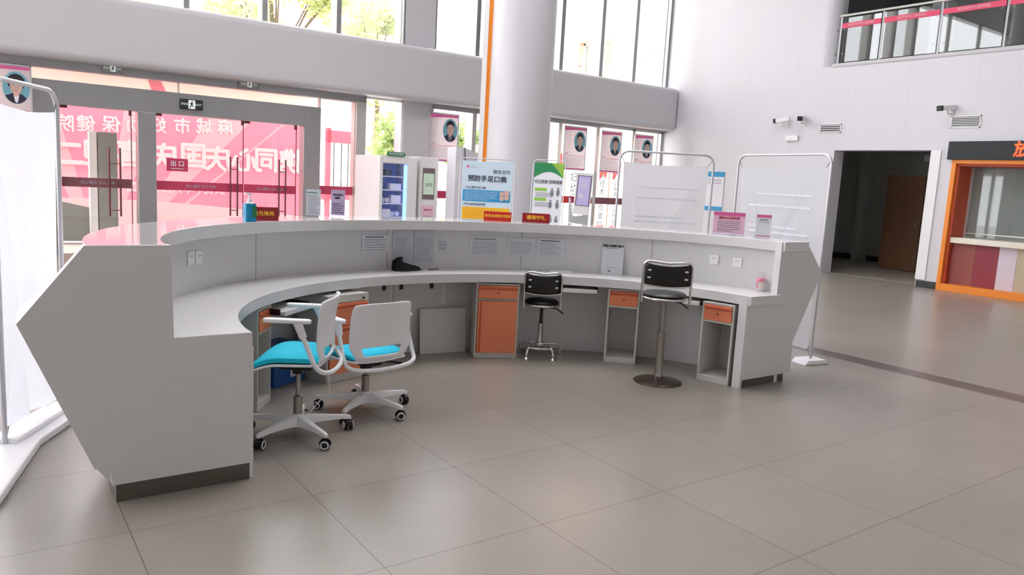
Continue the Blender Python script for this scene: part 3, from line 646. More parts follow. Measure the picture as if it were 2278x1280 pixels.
MB().box((-0.04, -0.01, 0.185), (0.018, 0.01, 0.197)).build('pump_head', M['wplastic'], o, bevel=0.003)
MB().box((0.004, -0.0275, 0.03), (0.038, -0.025, 0.11)).build('label', M['label_green'], o)

# ------------------------------------------------------------------ under-counter cabinets
def drawer_front(parent, x0, x1, z0, z1, lock=True, y=-0.018):
    d = MB().box((x0, y, z0), (x1, 0.0, z1)).build('drawer', M['orange'], parent, bevel=0.003)
    MB().box((x0+0.004, y-0.006, z1-0.035), (x1-0.004, y+0.001, z1-0.014)).build('grip_lip', M['orange_dark'], d, bevel=0.004)
    if lock: MB().lathe([(0.009, 0), (0.009, 0.008), (0.004, 0.009)], n=12, T=Matrix.Translation(((x0+x1)/2, y, (z0+z1)/2-0.005)) @ Matrix.Rotation(R(90), 4, 'X')).build('lock', M['brass'], d)
    return d
def cabinet_body(parent, w, dp, h, base=0.04, shelf=None, open_front=False):
    t = 0.016; b = MB()
    b.box((0, 0, 0), (t, dp, h)); b.box((w-t, 0, 0), (w, dp, h)); b.box((t, 0, h-t), (w-t, dp, h)); b.box((t, 0, 0.0), (w-t, dp, base)); b.box((t, dp-t, base), (w-t, dp, h-t))
    if shelf: b.box((t, 0, shelf), (w-t, dp-t, shelf+t))
    return b.build('carcass', M['cab'], parent, bevel=0.002)
a = math.degrees(math.atan2(3.56-3.722, 3.421-3.073))
o = thing('pedestal_cabinet', (3.073, 3.722, 0), a, 'grey cabinet with orange drawer over orange door under desk', 'cabinet')
cabinet_body(o, 0.384, 0.36, 0.665, 0.045, shelf=0.515)
drawer_front(o, 0.018, 0.366, 0.535, 0.647)
d = MB().box((0.018, -0.018, 0.048), (0.366, 0, 0.513)).build('door', M['orange'], o, bevel=0.003)
MB().box((0.035, -0.022, 0.055), (0.05, -0.017, 0.505)).build('door_groove', M['orange_dark'], d, bevel=0.002)
def cpu_cabinet(p0, p1, dp, label, h=0.665):
    w = math.dist(p0, p1); o = thing('computer_cabinet', (p0[0], p0[1], 0), math.degrees(math.atan2(p1[1]-p0[1], p1[0]-p0[0])), label, 'cabinet')
    cabinet_body(o, w, dp, h, 0.05, shelf=h-0.165); drawer_front(o, 0.018, w-0.018, h-0.148, h-0.018, y=-0.006); return o
cpu_cabinet((4.085, 3.138), (4.280, 2.936), 0.42, 'open grey cabinet with orange drawer between the two stools')
cpu_cabinet((4.415, 2.345), (4.485, 2.075), 0.38, 'open grey cabinet with orange drawer at right counter end')
cpu_cabinet((0.955, 2.985), (1.11, 3.20), 0.40, 'open grey cabinet with orange drawer behind the left office chair').rotation_euler
o = thing('drawer_cabinet', (1.600, 3.440, 0), 15.5, 'grey cabinet with stacked orange drawers behind office chairs', 'cabinet')
cabinet_body(o, 0.385, 0.36, 0.655, 0.06)
MB().box((0.016, -0.004, 0.60), (0.369, 0, 0.639)).build('top_rail', M['cab'], o)
MB().lathe([(0.009, 0), (0.009, 0.008)], n=12, T=Matrix.Translation((0.33, -0.004, 0.62)) @ Matrix.Rotation(R(90), 4, 'X')).build('lock', M['black'], o)
for z0, z1 in ((0.425, 0.595), (0.245, 0.420), (0.065, 0.240)): drawer_front(o, 0.018, 0.367, z0, z1, lock=False)
def tray(p0, p1, dp, z, label):
    w = math.dist(p0, p1); o = thing('keyboard_tray', (p0[0], p0[1], z), math.degrees(math.atan2(p1[1]-p0[1], p1[0]-p0[0])), label, 'keyboard tray')
    MB().box((0, 0, 0), (w, dp, 0.022)).build('shelf', M['cab'], o, bevel=0.002)
    MB().box((0, -0.012, -0.006), (w, 0, 0.028)).build('front_lip', M['wframe'], o, bevel=0.003)
    b = MB()
    for x in (-0.014, w): b.box((x, 0.02, 0), (x+0.014, dp, 0.04)); b.box((x, dp-0.05, 0.04), (x+0.014, dp-0.02, 0.68-z))
    b.build('slide_rail', M['black'], o)
tray((1.15, 3.08), (1.43, 3.33), 0.26, 0.605, 'grey sliding keyboard tray under the left part of desk')
tray((3.72, 3.33), (3.98, 3.17), 0.30, 0.625, 'grey keyboard tray behind the low stool')
tray((4.30, 2.66), (4.40, 2.37), 0.28, 0.625, 'grey keyboard tray behind the tall disc-based stool')
o = thing('storage_box', (1.22, 3.46, 0), 30, 'blue plastic box with white label under the left desk', 'box')
MB().box((0, 0, 0), (0.34, 0.26, 0.26)).build('box_body', M['boxblue'], o, bevel=0.01)
MB().box((-0.008, -0.008, 0.25), (0.348, 0.268, 0.285)).build('box_lid', M['boxblue'], o, bevel=0.006)
MB().box((0.17, -0.003, 0.05), (0.31, 0, 0.22)).build('label', M['paper'], o)
o = thing('access_board', (2.70, 4.02, 0), -9, 'loose pale board leaning on the panel under desk', 'board', tilt=-6)
MB().box((0, 0, 0), (0.44, 0.014, 0.40)).build('board', M['cab'], o, bevel=0.002)

# ------------------------------------------------------------------ office chairs
def office_chair(loc, rz, lift, base_rot, label):
    o = thing('office_chair', loc, rz, label, 'chair', 'office chairs with cyan seats')
    for k in range(5):
        T = Matrix.Rotation(R(base_rot-rz+72*k), 4, 'Z')
        b = MB(); xs = [(0.025, 0.030, 0.060, 0.125), (0.12, 0.024, 0.072, 0.115), (0.24, 0.017, 0.075, 0.102), (0.30, 0.015, 0.070, 0.096), (0.322, 0.012, 0.068, 0.088)]
        vs = []
        for x, w, z0, z1 in xs: vs += [(x, -w, z0), (x, w, z0), (x, w*0.7, z1), (x, -w*0.7, z1)]
        fs = [(4*i+j, 4*i+(j+1) % 4, 4*i+4+(j+1) % 4, 4*i+4+j) for i in range(4) for j in range(4)] + [(0, 1, 2, 3), (16, 17, 18, 19)]
        b.add([T @ Vector(v) for v in vs], fs); lg = b.build('leg', M['wplastic'], o, smooth=True, bevel=0.003)
        Tc = T @ Matrix.Translation((0.305, 0, 0)) @ Matrix.Rotation(R(50+37*k), 4, 'Z')
        b = MB(); b.lathe([(0.006, 0.045), (0.006, 0.075)], n=10, T=Tc)
        arc = [(0.034*math.cos(R(q)), 0.032+0.032*math.sin(R(q))) for q in range(-10, 191, 20)]
        b.prism(arc, -0.008, 0.008, 'xz', Tc)
        for s in (-1, 1): b.lathe([(0.027, -0.008), (0.029, 0), (0.027, 0.008)], n=20, T=Tc @ Matrix.Translation((0, s*0.017, 0.029)) @ Matrix.Rotation(R(90), 4, 'X'))
        cs = b.build('caster', M['black'], lg, smooth=True)
        for s in (-1, 1):
            r = MB(); r.tube([(0.021*math.cos(2*PI*q/20), 0, 0.021*math.sin(2*PI*q/20)) for q in range(20)], 0.0042, 6, closed=True)
            r.v = [tuple(Tc @ Matrix.Translation((0, s*0.0265, 0.029)) @ Vector(v)) for v in r.v]
            rr_ = r.build('wheel_ring', M['wplastic'], lg, smooth=True)
    MB().lathe([(0.035, 0.055), (0.042, 0.07), (0.04, 0.12), (0.03, 0.132)]).build('hub', M['wplastic'], o, smooth=True)
    hs = 0.38+lift
    MB().lathe([(0.026, 0.1), (0.026, min(0.24, hs-0.06)), (0.014, min(0.245, hs-0.055)), (0.014, hs)]).build('gas_lift', M['chrome_dull'], o, smooth=True)
    MB().box((-0.07, -0.09, hs-0.015), (0.07, 0.10, hs+0.03)).box((-0.03, -0.03, hs-0.05), (0.03, 0.03, hs)).build('mechanism', M['black'], o, bevel=0.01)
    MB().tube([(0.05, -0.02, hs), (0.16, -0.05, hs-0.01), (0.24, -0.06, hs-0.025)], [0.007, 0.007, 0.013], 8).build('lever', M['black'], o, smooth=True)
    # seat: shell + cushion (grid so that it can curve)
    def slab(w0, w1, d0, d1, z, th, crown, n=18, waterfall=0.0, soft=0.0):
        vs = []; 
        for j in range(n+1):
            v = j/n; y = d0+(d1-d0)*v
            for i in range(n+1):
                u = 2*i/n-1; sq = (1-0.16*abs(u)**6)
                edge = (1-0.10*(abs(2*v-1))**6); x = u*(w0+(w1-w0)*v)*edge
                zz = z+crown*(1-u**2*0.8)*(1-(2*v-1)**4*0.6)+0.012*u*u-waterfall*max(0, v-0.55)**2*6
                vs.append((x, y*1.0, zz))
        m_ = (n+1)**2; vs += [(x, y, zz-th) for x, y, zz in vs]
        if soft: vs = [(x, y, zz-soft*(abs(2*(q % (n+1))/n-1)**7+abs(2*(q//(n+1))/n-1)**7)) if q < m_ else (x*0.99, y, zz) for q, (x, y, zz) in enumerate(vs)]
        fs = []
        for j in range(n):
            for i in range(n):
                q = j*(n+1)+i; fs.append((q, q+1, q+n+2, q+n+1)); fs.append((m_+q, m_+q+n+1, m_+q+n+2, m_+q+1))
        for i in range(n):
            fs += [(i, m_+i, m_+i+1, i+1), (n*(n+1)+i, n*(n+1)+i+1, m_+n*(n+1)+i+1, m_+n*(n+1)+i), (i*(n+1), (i+1)*(n+1), m_+(i+1)*(n+1), m_+i*(n+1)), (i*(n+1)+n, m_+i*(n+1)+n, m_+(i+1)*(n+1)+n, (i+1)*(n+1)+n)]
        return MB().add(vs, fs)
    slab(0.215, 0.245, -0.165, 0.245, hs+0.045, 0.014, 0.0, waterfall=0.05).build('seat_shell', M['wplastic'], o, smooth=True, bevel=0.004)
    slab(0.205, 0.235, -0.155, 0.235, hs+0.088, 0.042, 0.024, waterfall=0.05, soft=0.016).build('seat_cushion', M['cyan'], o, smooth=True, bevel=0.012, seg=3)
    # backrest with a slot above the seat
    nu, nv = 18, 22; vs = []; keep = []
    def bp(u, v):
        w = 0.165+0.075*min(1, v*3.2) if v < 0.3 else 0.236-0.018*(v-0.3)
        z = hs+0.03+0.40*v
        y = -0.235-0.03*math.sin(min(1, v/0.35)*PI/2)+0.035*math.sin((v-0.3)*PI/1.2) if v > 0 else -0.2
        y = -0.195-0.03*v+0.022*math.sin(v*PI)+0.05*u*u*(0.4+0.6*v)
        if v < 0.12: y += (0.12-v)*0.5
        cr = 1-0.06*max(0, (v-0.9)/0.1)**2
        return (u*w*cr, y, z-0.012*(abs(u)**4)*(1 if v > 0.9 else 0))
    for j in range(nv+1):
        for i in range(nu+1): vs.append(bp(2*i/nu-1, j/nv))
    fs = []
    for j in range(nv):
        for i in range(nu):
            u = (i+0.5)/nu*2-1; v = (j+0.5)/nv
            if abs(u) < 0.72 and 0.14 < v < 0.27: continue
            q = j*(nu+1)+i; fs.append((q, q+1, q+nu+2, q+nu+1))
    bo = MB().add(vs, fs).build('backrest', M['wplastic'], o, smooth=True)
    so = bo.modifiers.new('solid', 'SOLIDIFY'); so.thickness = 0.014; so.offset = 0
    sb = bo.modifiers.new('sub', 'SUBSURF'); sb.levels = 1; sb.render_levels = 1
    # arms
    za = hs+0.305
    loop = [(-0.255, -0.055, za-0.02), (-0.262, -0.10, za-0.12), (-0.264, -0.15, hs+0.07), (-0.25, -0.185, hs+0.03), (-0.19, -0.215, hs+0.012), (-0.09, -0.23, hs+0.004), (0, -0.233, hs+0.002)]
    loop += [(-x, y, z) for x, y, z in reversed(loop[:-1])]
    MB().tube(smooth_path(loop), 0.014, 10).build('arm_frame', M['wplastic'], o, smooth=True)
    for s in (-1, 1):
        ar = MB().tube([(s*0.255, -0.05, za), (s*0.259, -0.085, za-0.085)], [0.026, 0.021], 12).build('arm_sleeve', M['wplastic'], o, smooth=True)
        pad = [(x*0.5+s*0.255, y) for x, y in rrect(-0.06, 0.06, -0.125, 0.135, 0.045)]
        MB().prism(pad, za-0.004, za+0.018, 'xy').build('armrest', M['wplastic'], o, smooth=True, bevel=0.006)
    return o
office_chair((1.035, 2.465, 0), 147-90, 0.045, -80, 'white office chair with cyan seat facing left, next to the counter end')
office_chair((1.59, 2.735, 0), 99-90, -0.05, -67, 'white office chair with cyan seat seen from behind, lowered beside its twin')
b = MB(); b.tube([(1.30, 2.66, 0.30), (1.31, 2.65, 0.2), (1.24, 2.66, 0.12), (1.18, 2.70, 0.03)], 0.004, 8)
tag(b.build('loose_cable', M['wplastic'], smooth=True), 'thin white cable hanging between the office chairs', 'cable')

# ------------------------------------------------------------------ bar stools
def stool(loc, rz, hs, label, disc, wb, arms=True):
    o = thing('bar_stool', loc, rz, label, 'stool', 'black and chrome stools')
    if disc:
        MB().lathe([(0.197, 0), (0.197, 0.006), (0.18, 0.014), (0.05, 0.028), (0.04, 0.05)], n=40).build('base_disc', M['disc'], o, smooth=True)
        MB().lathe([(0.046, 0.03), (0.034, 0.06), (0.030, 0.40), (0.032, 0.405), (0.032, 0.415)], n=20).build('post', M['chrome_dull'], o, smooth=True)
        MB().lathe([(0.017, 0.40), (0.017, hs-0.02)], n=16).build('inner_post', M['chrome_dull'], o, smooth=True)
    else:
        MB().tube([(0.165*math.cos(2*PI*q/32), 0.165*math.sin(2*PI*q/32), 0.10) for q in range(32)], 0.009, 10, closed=True).build('foot_ring', M['chrome'], o, smooth=True)
        for k in range(5):
            T = Matrix.Rotation(R(72*k+18-rz-35), 4, 'Z')
            b = MB(); b.tube([T @ Vector(p) for p in ((0.02, 0, 0.115), (0.10, 0, 0.115), (0.155, 0, 0.108), (0.19, 0, 0.085), (0.20, 0, 0.05), (0.20, 0, 0.02))], 0.011, 10)
            b.lathe([(0.028, 0), (0.028, 0.008), (0.012, 0.022)], n=16, T=T @ Matrix.Translation((0.2, 0, 0)))
            b.build('leg', M['chrome'], o, smooth=True)
        MB().lathe([(0.045, 0.09), (0.05, 0.1), (0.045, 0.13), (0.026, 0.14), (0.024, 0.29), (0.028, 0.295), (0.028, 0.305), (0.012, 0.31)], n=20).build('post', M['chrome'], o, smooth=True)
        MB().lathe([(0.013, 0.30), (0.013, hs-0.02)], n=16).build('inner_post', M['black'], o, smooth=True)
    r = wb*0.5-0.01
    MB().lathe([(0.06, hs-0.035), (0.10, hs-0.025), (0.10, hs-0.01)], n=24).build('seat_plate', M['black'], o, smooth=True)
    MB().tube([(r*math.cos(2*PI*q/36), r*math.sin(2*PI*q/36), hs-0.006) for q in range(36)], 0.010, 10, closed=True).build('seat_ring', M['chrome'], o, smooth=True)
    MB().lathe([(r-0.015, hs-0.01), (r, hs+0.004), (r, hs+0.022), (r-0.02, hs+0.038), (0.02, hs+0.044)], n=36).build('seat_cushion', M['vinyl'], o, smooth=True)
    hw = wb/2; zt = hs+0.30; yb = -r+0.02; cv = 0.035
    def fy(x, z): return yb-cv*0.9+cv*(x/hw)**2-0.06*(z-hs)
    P = [(-hw, z) for z in (hs-0.03, hs+0.05, hs+0.15)] + [(-hw+0.045-0.045*math.cos(R(q)), zt-0.045+0.045*math.sin(R(q))) for q in (0, 30, 60, 90)]
    P += [(-hw*0.35, zt-0.006), (0, zt-0.012)]; P += [(-x, z) for x, z in reversed(P[:-1])]
    MB().tube([(x, fy(x, z), z) for x, z in P], 0.0105, 10).build('back_frame', M['chrome'], o, smooth=True)
    z1 = hs+0.115
    MB().tube([(x, fy(x, z1)+0.0, z1-0.012*(1-(x/hw)**2)) for x in [hw*(q/6-1) for q in range(13)]], 0.008, 8).build('cross_tube', M['chrome'], o, smooth=True)
    vs = []; n = 12
    for j in range(7):
        for i in range(n+1):
            u = 2*i/n-1; v = j/6; x = u*(hw-0.014); z = z1+0.006-0.012*(1-u*u)+(zt-z1-0.022+0.012*(1-u*u)*(1-v)*0)*v-0.006*(1-u*u)*v
            vs.append((x, fy(x, z), z))
    fs = [(j*(n+1)+i, j*(n+1)+i+1, (j+1)*(n+1)+i+1, (j+1)*(n+1)+i) for j in range(6) for i in range(n)]
    bo = MB().add(vs, fs).build('backrest', M['vinyl'], o, smooth=True); so = bo.modifiers.new('solid', 'SOLIDIFY'); so.thickness = 0.022; so.offset = 0
    for sx in (-1, 1):
        for z in (zt-0.07, zt-0.13):
            x = sx*(hw-0.045); b = MB(); T = Matrix.Translation((x, fy(x, z)-0.012, z)) @ Matrix.Rotation(R(90), 4, 'X') @ Matrix.Diagonal((1.9, 1, 1, 1))
            b.lathe([(0.009, 0), (0.008, 0.004), (0.003, 0.006)], n=14, T=T); b.build('bolt', M['chrome'], bo, smooth=True)
    MB().tube([(0.05, 0, hs-0.03), (0.14, 0.02, hs-0.045), (0.20, 0.03, hs-0.09)], 0.006, 8).build('lever', M['black'], o, smooth=True)
stool((3.665, 3.545, 0), -37, 0.485, 'low black and chrome stool with foot ring by orange cabinet', False, 0.325)
stool((4.035, 2.425, 0), -43, 0.705, 'tall black stool on round dark disc base by right cabinet', True, 0.375)

# ------------------------------------------------------------------ banner stands (poster frames on feet)
def frame_stand(p0, p1, h, label, drop=0.1, sag=0.06, foot=True, rail=False, top_gap=0.12, foot_len=0.5, inset=0.05, foot_shift=0.0):
    w = math.dist(p0, p1); o = thing('banner_stand', (p0[0], p0[1], 0), math.degrees(math.atan2(p1[1]-p0[1], p1[0]-p0[0])), label, 'banner stand')
    r = 0.11; pts = [(0, 0, 0.03), (0, 0, h-r)] + [(r-r*math.cos(R(q)), 0, h-r+r*math.sin(R(q))) for q in range(15, 91, 15)]
    pts += [(w-x, y, z) for x, y, z in reversed(pts)]
    MB().tube(pts, 0.013, 12).build('tube_frame', M['tube'], o, smooth=True)
    nx, nz = 60, 48; vs = []; zt = h-top_gap; zb = 0.12
    for j in range(nz+1):
        v = j/nz; 
        for i in range(nx+1):
            u = i/nx; x = inset+(w-2*inset)*u + 0.012*math.sin(v*PI)*(1 if u < 0.5 else -1)*abs(2*u-1)
            sagz = sag*math.sin(u*PI)*0.35*v**6
            # creases fanning out of the hung corners
            d1 = (u-0.06)-(1-v)*0.42; d2 = (1-u-0.05)-(1-v)*0.9
            y = 0.045*math.exp(-(d1*20)**2)*min(1, (1-v)*4) + 0.03*math.exp(-((d1-0.10)*14)**2)*min(1, (1-v)*3) + 0.02*math.exp(-(d2*16)**2)*min(1, (1-v)*4) + 0.008*math.sin(u*7+v*3)
            vs.append((x, y, zb+(zt-zb)*v-sagz))
    fs = [(j*(nx+1)+i, j*(nx+1)+i+1, (j+1)*(nx+1)+i+1, (j+1)*(nx+1)+i) for j in range(nz) for i in range(nx)]
    sh_ = MB().add(vs, fs).build('banner_sheet', M['fabric'], o, smooth=True)
    for z_, n_, x_ in () if rail else ((h*0.80, 1, 0.25), (h*0.74, 1, 0.18), (h*0.62, 2, 0.2)):
        textlines(sh_, w*x_, w*0.86, z_-0.028*n_, z_+0.028*n_, n_, M['fabric_print'], y=-0.009, h=0.35, name='show_through_print', seed=int(z_*100), ragged=True)
    b = MB()
    for x0, x1, z0, z1 in ((0.01, inset+0.01, h-0.05, zt-0.01), (w-0.01, w-inset-0.01, h-0.05, zt-0.01), (0.01, inset+0.01, 0.06, zb+0.01), (w-0.01, w-inset-0.01, 0.06, zb+0.01)): b.tube([(x0, 0, z0), (x1, 0, z1)], 0.004, 6)
    b.build('corner_tie', M['grey_post'], o)
    for x in (0.0, w) if foot else ():
        b = MB(); b.prism([(-foot_len/2+foot_shift, 0), (foot_len/2+foot_shift, 0), (foot_len/2-0.04+foot_shift, 0.045), (-foot_len/2+0.04+foot_shift, 0.045)], x-0.09, x+0.09, 'yz'); b.build('foot', M['wplastic'], o, bevel=0.008)
    if rail:
        MB().box((0.0, -0.13, 0), (w, 0.13, 0.045)).build('base_rail', M['wplastic'], o, bevel=0.01)
        MB().box((0.0, -0.06, 0.045), (w, 0.06, 0.075)).build('base_ridge', M['wplastic'], o, bevel=0.008)
    return o
frame_stand((6.20, 3.53), (5.97, 2.30), 1.965, 'tall white banner stand at the right end of counter', foot_len=0.30)
frame_stand((5.45, 4.57), (6.31, 3.96), 1.965, 'white banner stand behind counter, left of its pair', foot_len=0.30)
fs_ = frame_stand((-0.40, 2.86), (-0.07, 3.46), 1.935, 'large white banner stand close by at the left edge', rail=True, foot=False, inset=0.03)
q = [(-0.24, 2.87), (-0.445, 2.113), (-0.72, 2.185), (-0.515, 2.94)]
MB().prism(q, 0, 0.05, 'xy').build('foot', M['wplastic'], fs_, bevel=0.012, world=True)

# slim poster stands behind the counter
def poster_stand(pc, rz, w, h, label, build, lean=4):
    o = thing('poster_stand', (pc[0], pc[1], 0), rz, label, 'poster stand', tilt=-lean)
    r = 0.04; pts = [(-w/2, 0, 0.0), (-w/2, 0, h-r)] + [(-w/2+r-r*math.cos(R(q)), 0, h-r+r*math.sin(R(q))) for q in (30, 60, 90)]
    pts += [(-x, y, z) for x, y, z in reversed(pts)]
    MB().tube(pts, 0.006, 8).build('frame', M['tube'], o, smooth=True)
    MB().tube([(-w/2+0.05, 0.02, h*0.8), (-w/2+0.0, 0.5, 0.09)], 0.006, 8).build('rear_leg', M['thin_black'], o, smooth=True)
    build(o, w, h); return o
def p_blue(o, w, h):
    W_ = w/2-0.02; zt = h-0.03
    plate('poster_sheet', -W_, W_, 0.3, zt, M['poster_blue'], o, -0.004, 0.0)
    plate('logo', -W_+0.05, -W_+0.075, zt-0.08, zt-0.05, M['pink'], o, -0.006, -0.004); textlines(o, -W_+0.085, -W_+0.17, zt-0.08, zt-0.055, 2, M['ink_light'], y=-0.006, seed=21)
    text('健康宣传', 0.05, M['ink_grey'], o, W_-0.13, zt-0.115, y=-0.006)
    text('预防手足口病', 0.074, M['ink'], o, 0, zt-0.20, y=-0.006, bold=0.0015)
    text('什么是手足口病?', 0.032, M['ink'], o, -W_+0.05, zt-0.30, y=-0.006, align='LEFT')
    bx = plate('text_box', -W_+0.02, W_-0.02, zt-0.455, zt-0.325, M['pblue'], o, -0.007, -0.004); textlines(bx, -W_+0.04, W_*0.45, zt-0.445, zt-0.335, 6, M['paper'], y=-0.008, h=0.2, seed=22)
    b = MB()
    for cx, cz, rr in ((W_-0.115, zt-0.36, 0.028), (W_-0.06, zt-0.35, 0.033)): b.prism(ell(cx, cz, rr, rr), -0.009, -0.008); b.prism(ell(cx, cz-0.05, rr*0.9, 0.03), -0.0095, -0.0085)
    b.build('cartoon_doctor', M['skin'], bx)
    text('手足口病的临床表现', 0.028, M['ink'], o, -W_+0.03, zt-0.49, y=-0.006, align='LEFT')
    by = plate('text_box', -W_+0.02, W_-0.02, zt-0.70, zt-0.52, M['pyellow'], o, -0.007, -0.004); textlines(by, -W_+0.04, W_*0.4, zt-0.69, zt-0.53, 8, M['orange_dark'], y=-0.008, h=0.12, seed=23)
    b = MB()
    for i, cx in enumerate((W_-0.18, W_-0.12, W_-0.06)): b.prism(ell(cx, zt-0.59, 0.025, 0.025), -0.009, -0.008); b.prism(ell(cx-0.01, zt-0.66, 0.02, 0.016), -0.009, -0.008)
    b.build('cartoon_faces', M['paper'], by)
    text('手足口病的传播途径', 0.028, M['ink'], o, -W_+0.03, zt-0.73, y=-0.006, align='LEFT')
def p_green(o, w, h):
    W_ = w/2-0.015; zt = h-0.03
    plate('poster_sheet', -W_, W_, 0.3, zt, M['paper'], o, -0.004, 0.0)
    q = [(-W_, zt), (W_, zt)] + [(W_-2*W_*k/12, zt-0.17+0.07*math.sin(PI*k/12)) for k in range(13)]
    gh = MB().prism(q, -0.006, -0.004).build('header_band', M['pgreen'], o)
    MB().prism([(0.02, zt), (W_, zt), (W_, zt-0.17), (W_-0.06, zt-0.09)], -0.008, -0.006).build('header_accent', M['pgreen2'], gh)
    text('关注健康 保障健康', 0.046, M['ink_grey'], o, 0, zt-0.215, y=-0.006, bold=0.0009, squeeze=0.85)
    for i, z in enumerate((zt-0.30, zt-0.41, zt-0.62, zt-0.86)):
        plate('heading_tag', -W_+0.02, -W_+0.16, z-0.018, z+0.018, M['pgreen2'], o, -0.006, -0.004)
        textlines(o, -W_+0.03, W_*0.2, z-0.085, z-0.03, 3, M['ink_grey'], y=-0.006, seed=30+i)
    rnd = random.Random(5); b = MB()
    for cx, cz in ((W_-0.12, zt-0.33), (W_-0.05, zt-0.32), (W_-0.13, zt-0.46), (W_-0.05, zt-0.46), (-0.02, zt-0.64), (0.05, zt-0.63), (0.12, zt-0.64)):
        b.prism(ell(cx, cz+0.035, 0.012, 0.015), -0.006, -0.004); b.prism([(cx-0.018, cz+0.02), (cx+0.018, cz+0.018), (cx+0.02, cz-0.03), (cx-0.006, cz-0.055), (cx-0.02, cz-0.02)], -0.006, -0.004)
    b.build('figure_drawings', M['ink_grey'], o)
poster_stand((4.24, 5.42), -37, 0.62, 1.80, 'slim stand with pale blue poster on hand, foot and mouth disease', p_blue)
poster_stand((4.72, 4.95), -52, 0.37, 1.82, 'narrow stand with green headed health poster', p_green)

# ------------------------------------------------------------------ vending machine, dispenser, folded board
vm = thing('vending_machine', (4.87, 9.5, 0), label='white vending machine with blue lit glass window', cat='vending machine')
b = MB(); w, d_, h = 0.68, 0.95, 1.86
b.box((0, 0, 0), (0.06, d_, h)); b.box((0.50, 0, 0), (w, d_, h)); b.box((0.06, 0, h-0.12), (0.50, d_, h)); b.box((0.06, 0, 0), (0.50, d_, 0.55)); b.box((0.06, 0.45, 0.55), (0.50, d_, h-0.12))
b.build('cabinet', M['vend'], vm, bevel=0.008)
MB().box((0.06, 0.44, 0.55), (0.50, 0.448, h-0.12)).build('interior_back', M['vend_in'], vm)
MB().box((0.06, 0.01, 0.55), (0.064, 0.44, h-0.12)).build('interior_side', M['vend_in'], vm)
MB().box((0.455, 0.02, 0.56), (0.498, 0.05, h-0.13)).build('light_strip', M['vend_light'], vm)
MB().box((0.06, 0.004, 0.55), (0.50, 0.010, h-0.12)).build('window_pane', M['acrylic'], vm)
for z in (0.60, 0.86, 1.08, 1.30, 1.52): MB().box((0.066, 0.02, z), (0.452, 0.40, z+0.018)).build('shelf', M['product'], vm)
sg = MB().prism(rrect(0.12, 0.44, h+0.0, h+0.065, 0.03), -0.02, 0.01).build('top_badge', M['pgreen'], vm)
text('微信自助售药', 0.045, M['paper'], sg, 0.28, h+0.032, y=-0.024)
k_ = 0
for x, z, ww, hh, mm, lab in ((0.12, 1.538, 0.12, 0.10, 'product_dark', 'dark teal package on the top vending shelf'), (0.22, 1.318, 0.20, 0.10, 'product', 'white carton alone on the second vending shelf'),
        (0.25, 1.098, 0.17, 0.13, 'product', 'white carton right on the third vending shelf'), (0.08, 0.878, 0.16, 0.12, 'product', 'white carton left on the lowest visible vending shelf')):
    o = MB().box((-ww/2, -0.06, 0), (ww/2, 0.06, hh)).build('product_carton', M[mm], bevel=0.004); o.location = (4.87+x+ww/2, 9.62, z); tag(o, lab, 'carton')
for x, z, lab in ((0.11, 1.098, 'left white roll pack on the third vending shelf'), (0.20, 1.098, 'right white roll pack on the third vending shelf'), (0.29, 0.878, 'left white roll pack on the lowest visible shelf'), (0.38, 0.878, 'right white roll pack on the lowest visible shelf')):
    o = thing('roll_pack', (4.87+x, 9.6, z+0.045), 0, lab, 'roll pack')
    MB().lathe([(0.042, 0), (0.042, 0.12)], n=20, T=Matrix.Rotation(R(-90), 4, 'X')).build('roll', M['product'], o, smooth=True)
    MB().tube([(0.026*math.cos(2*PI*q/16), -0.002, 0.026*math.sin(2*PI*q/16)) for q in range(16)], 0.002, 6, closed=True).build('roll_edge', M['vend_in'], o)
dm = thing('self_service_dispenser', (5.62, 9.55, 0), label='slim white dispenser cabinet with small screen beside vending machine', cat='dispenser')
MB().box((0, 0, 0), (0.36, 0.4, 1.88)).build('cabinet', M['vend'], dm, bevel=0.008)
MB().box((0.06, -0.006, 1.18), (0.29, 0.0, 1.70)).build('screen_bezel', M['screen_frame'], dm)
sc = MB().box((0.075, -0.009, 1.26), (0.275, -0.006, 1.61)).build('screen', M['screen_green'], dm); text('自助', 0.07, M['ink_grey'], sc, 0.175, 1.42, y=-0.011)
nt_ = MB().box((0.06, -0.005, 0.62), (0.29, -0.001, 1.08)).build('notice', M['pinkpale'], dm); text('使用说明', 0.04, M['strip'], nt_, 0.175, 1.0, y=-0.007); textlines(nt_, 0.09, 0.26, 0.78, 0.92, 3, M['ink_light'], y=-0.006, seed=51)
MB().lathe([(0.018, 0), (0.018, 0.006)], n=16, T=Matrix.Translation((0.10, -0.001, 0.72)) @ Matrix.Rotation(R(90), 4, 'X')).build('lock', M['black'], dm)
fb = thing('folding_board', (6.16, 9.3, 0), label='white folded display board left of the round column', cat='display board')
MB().prism([(0, 0), (0.15, 0.0), (0.16, 0.3), (0.01, 0.3)], 0, 2.08, 'xy').build('board_leaf', M['paper'], fb)
T = Matrix.Translation((0.15, 0, 0)) @ Matrix.Rotation(R(20), 4, 'Z')
MB().prism([(0, 0), (0.52, 0), (0.52, 1.97), (0, 2.08)], 0, 0.03, 'xz', T).build('board_leaf', M['paper'], fb)
MB().tube([(0.15, -0.02, 2.07), (0.26, -0.22, 0.02)], 0.009, 8).build('prop_rod', M['thin_black'], fb, smooth=True)
MB().tube([(0.5, 0.12, 2.02), (0.56, 0.1, 1.8)], 0.006, 8).build('green_cord', M['pgreen'], fb)

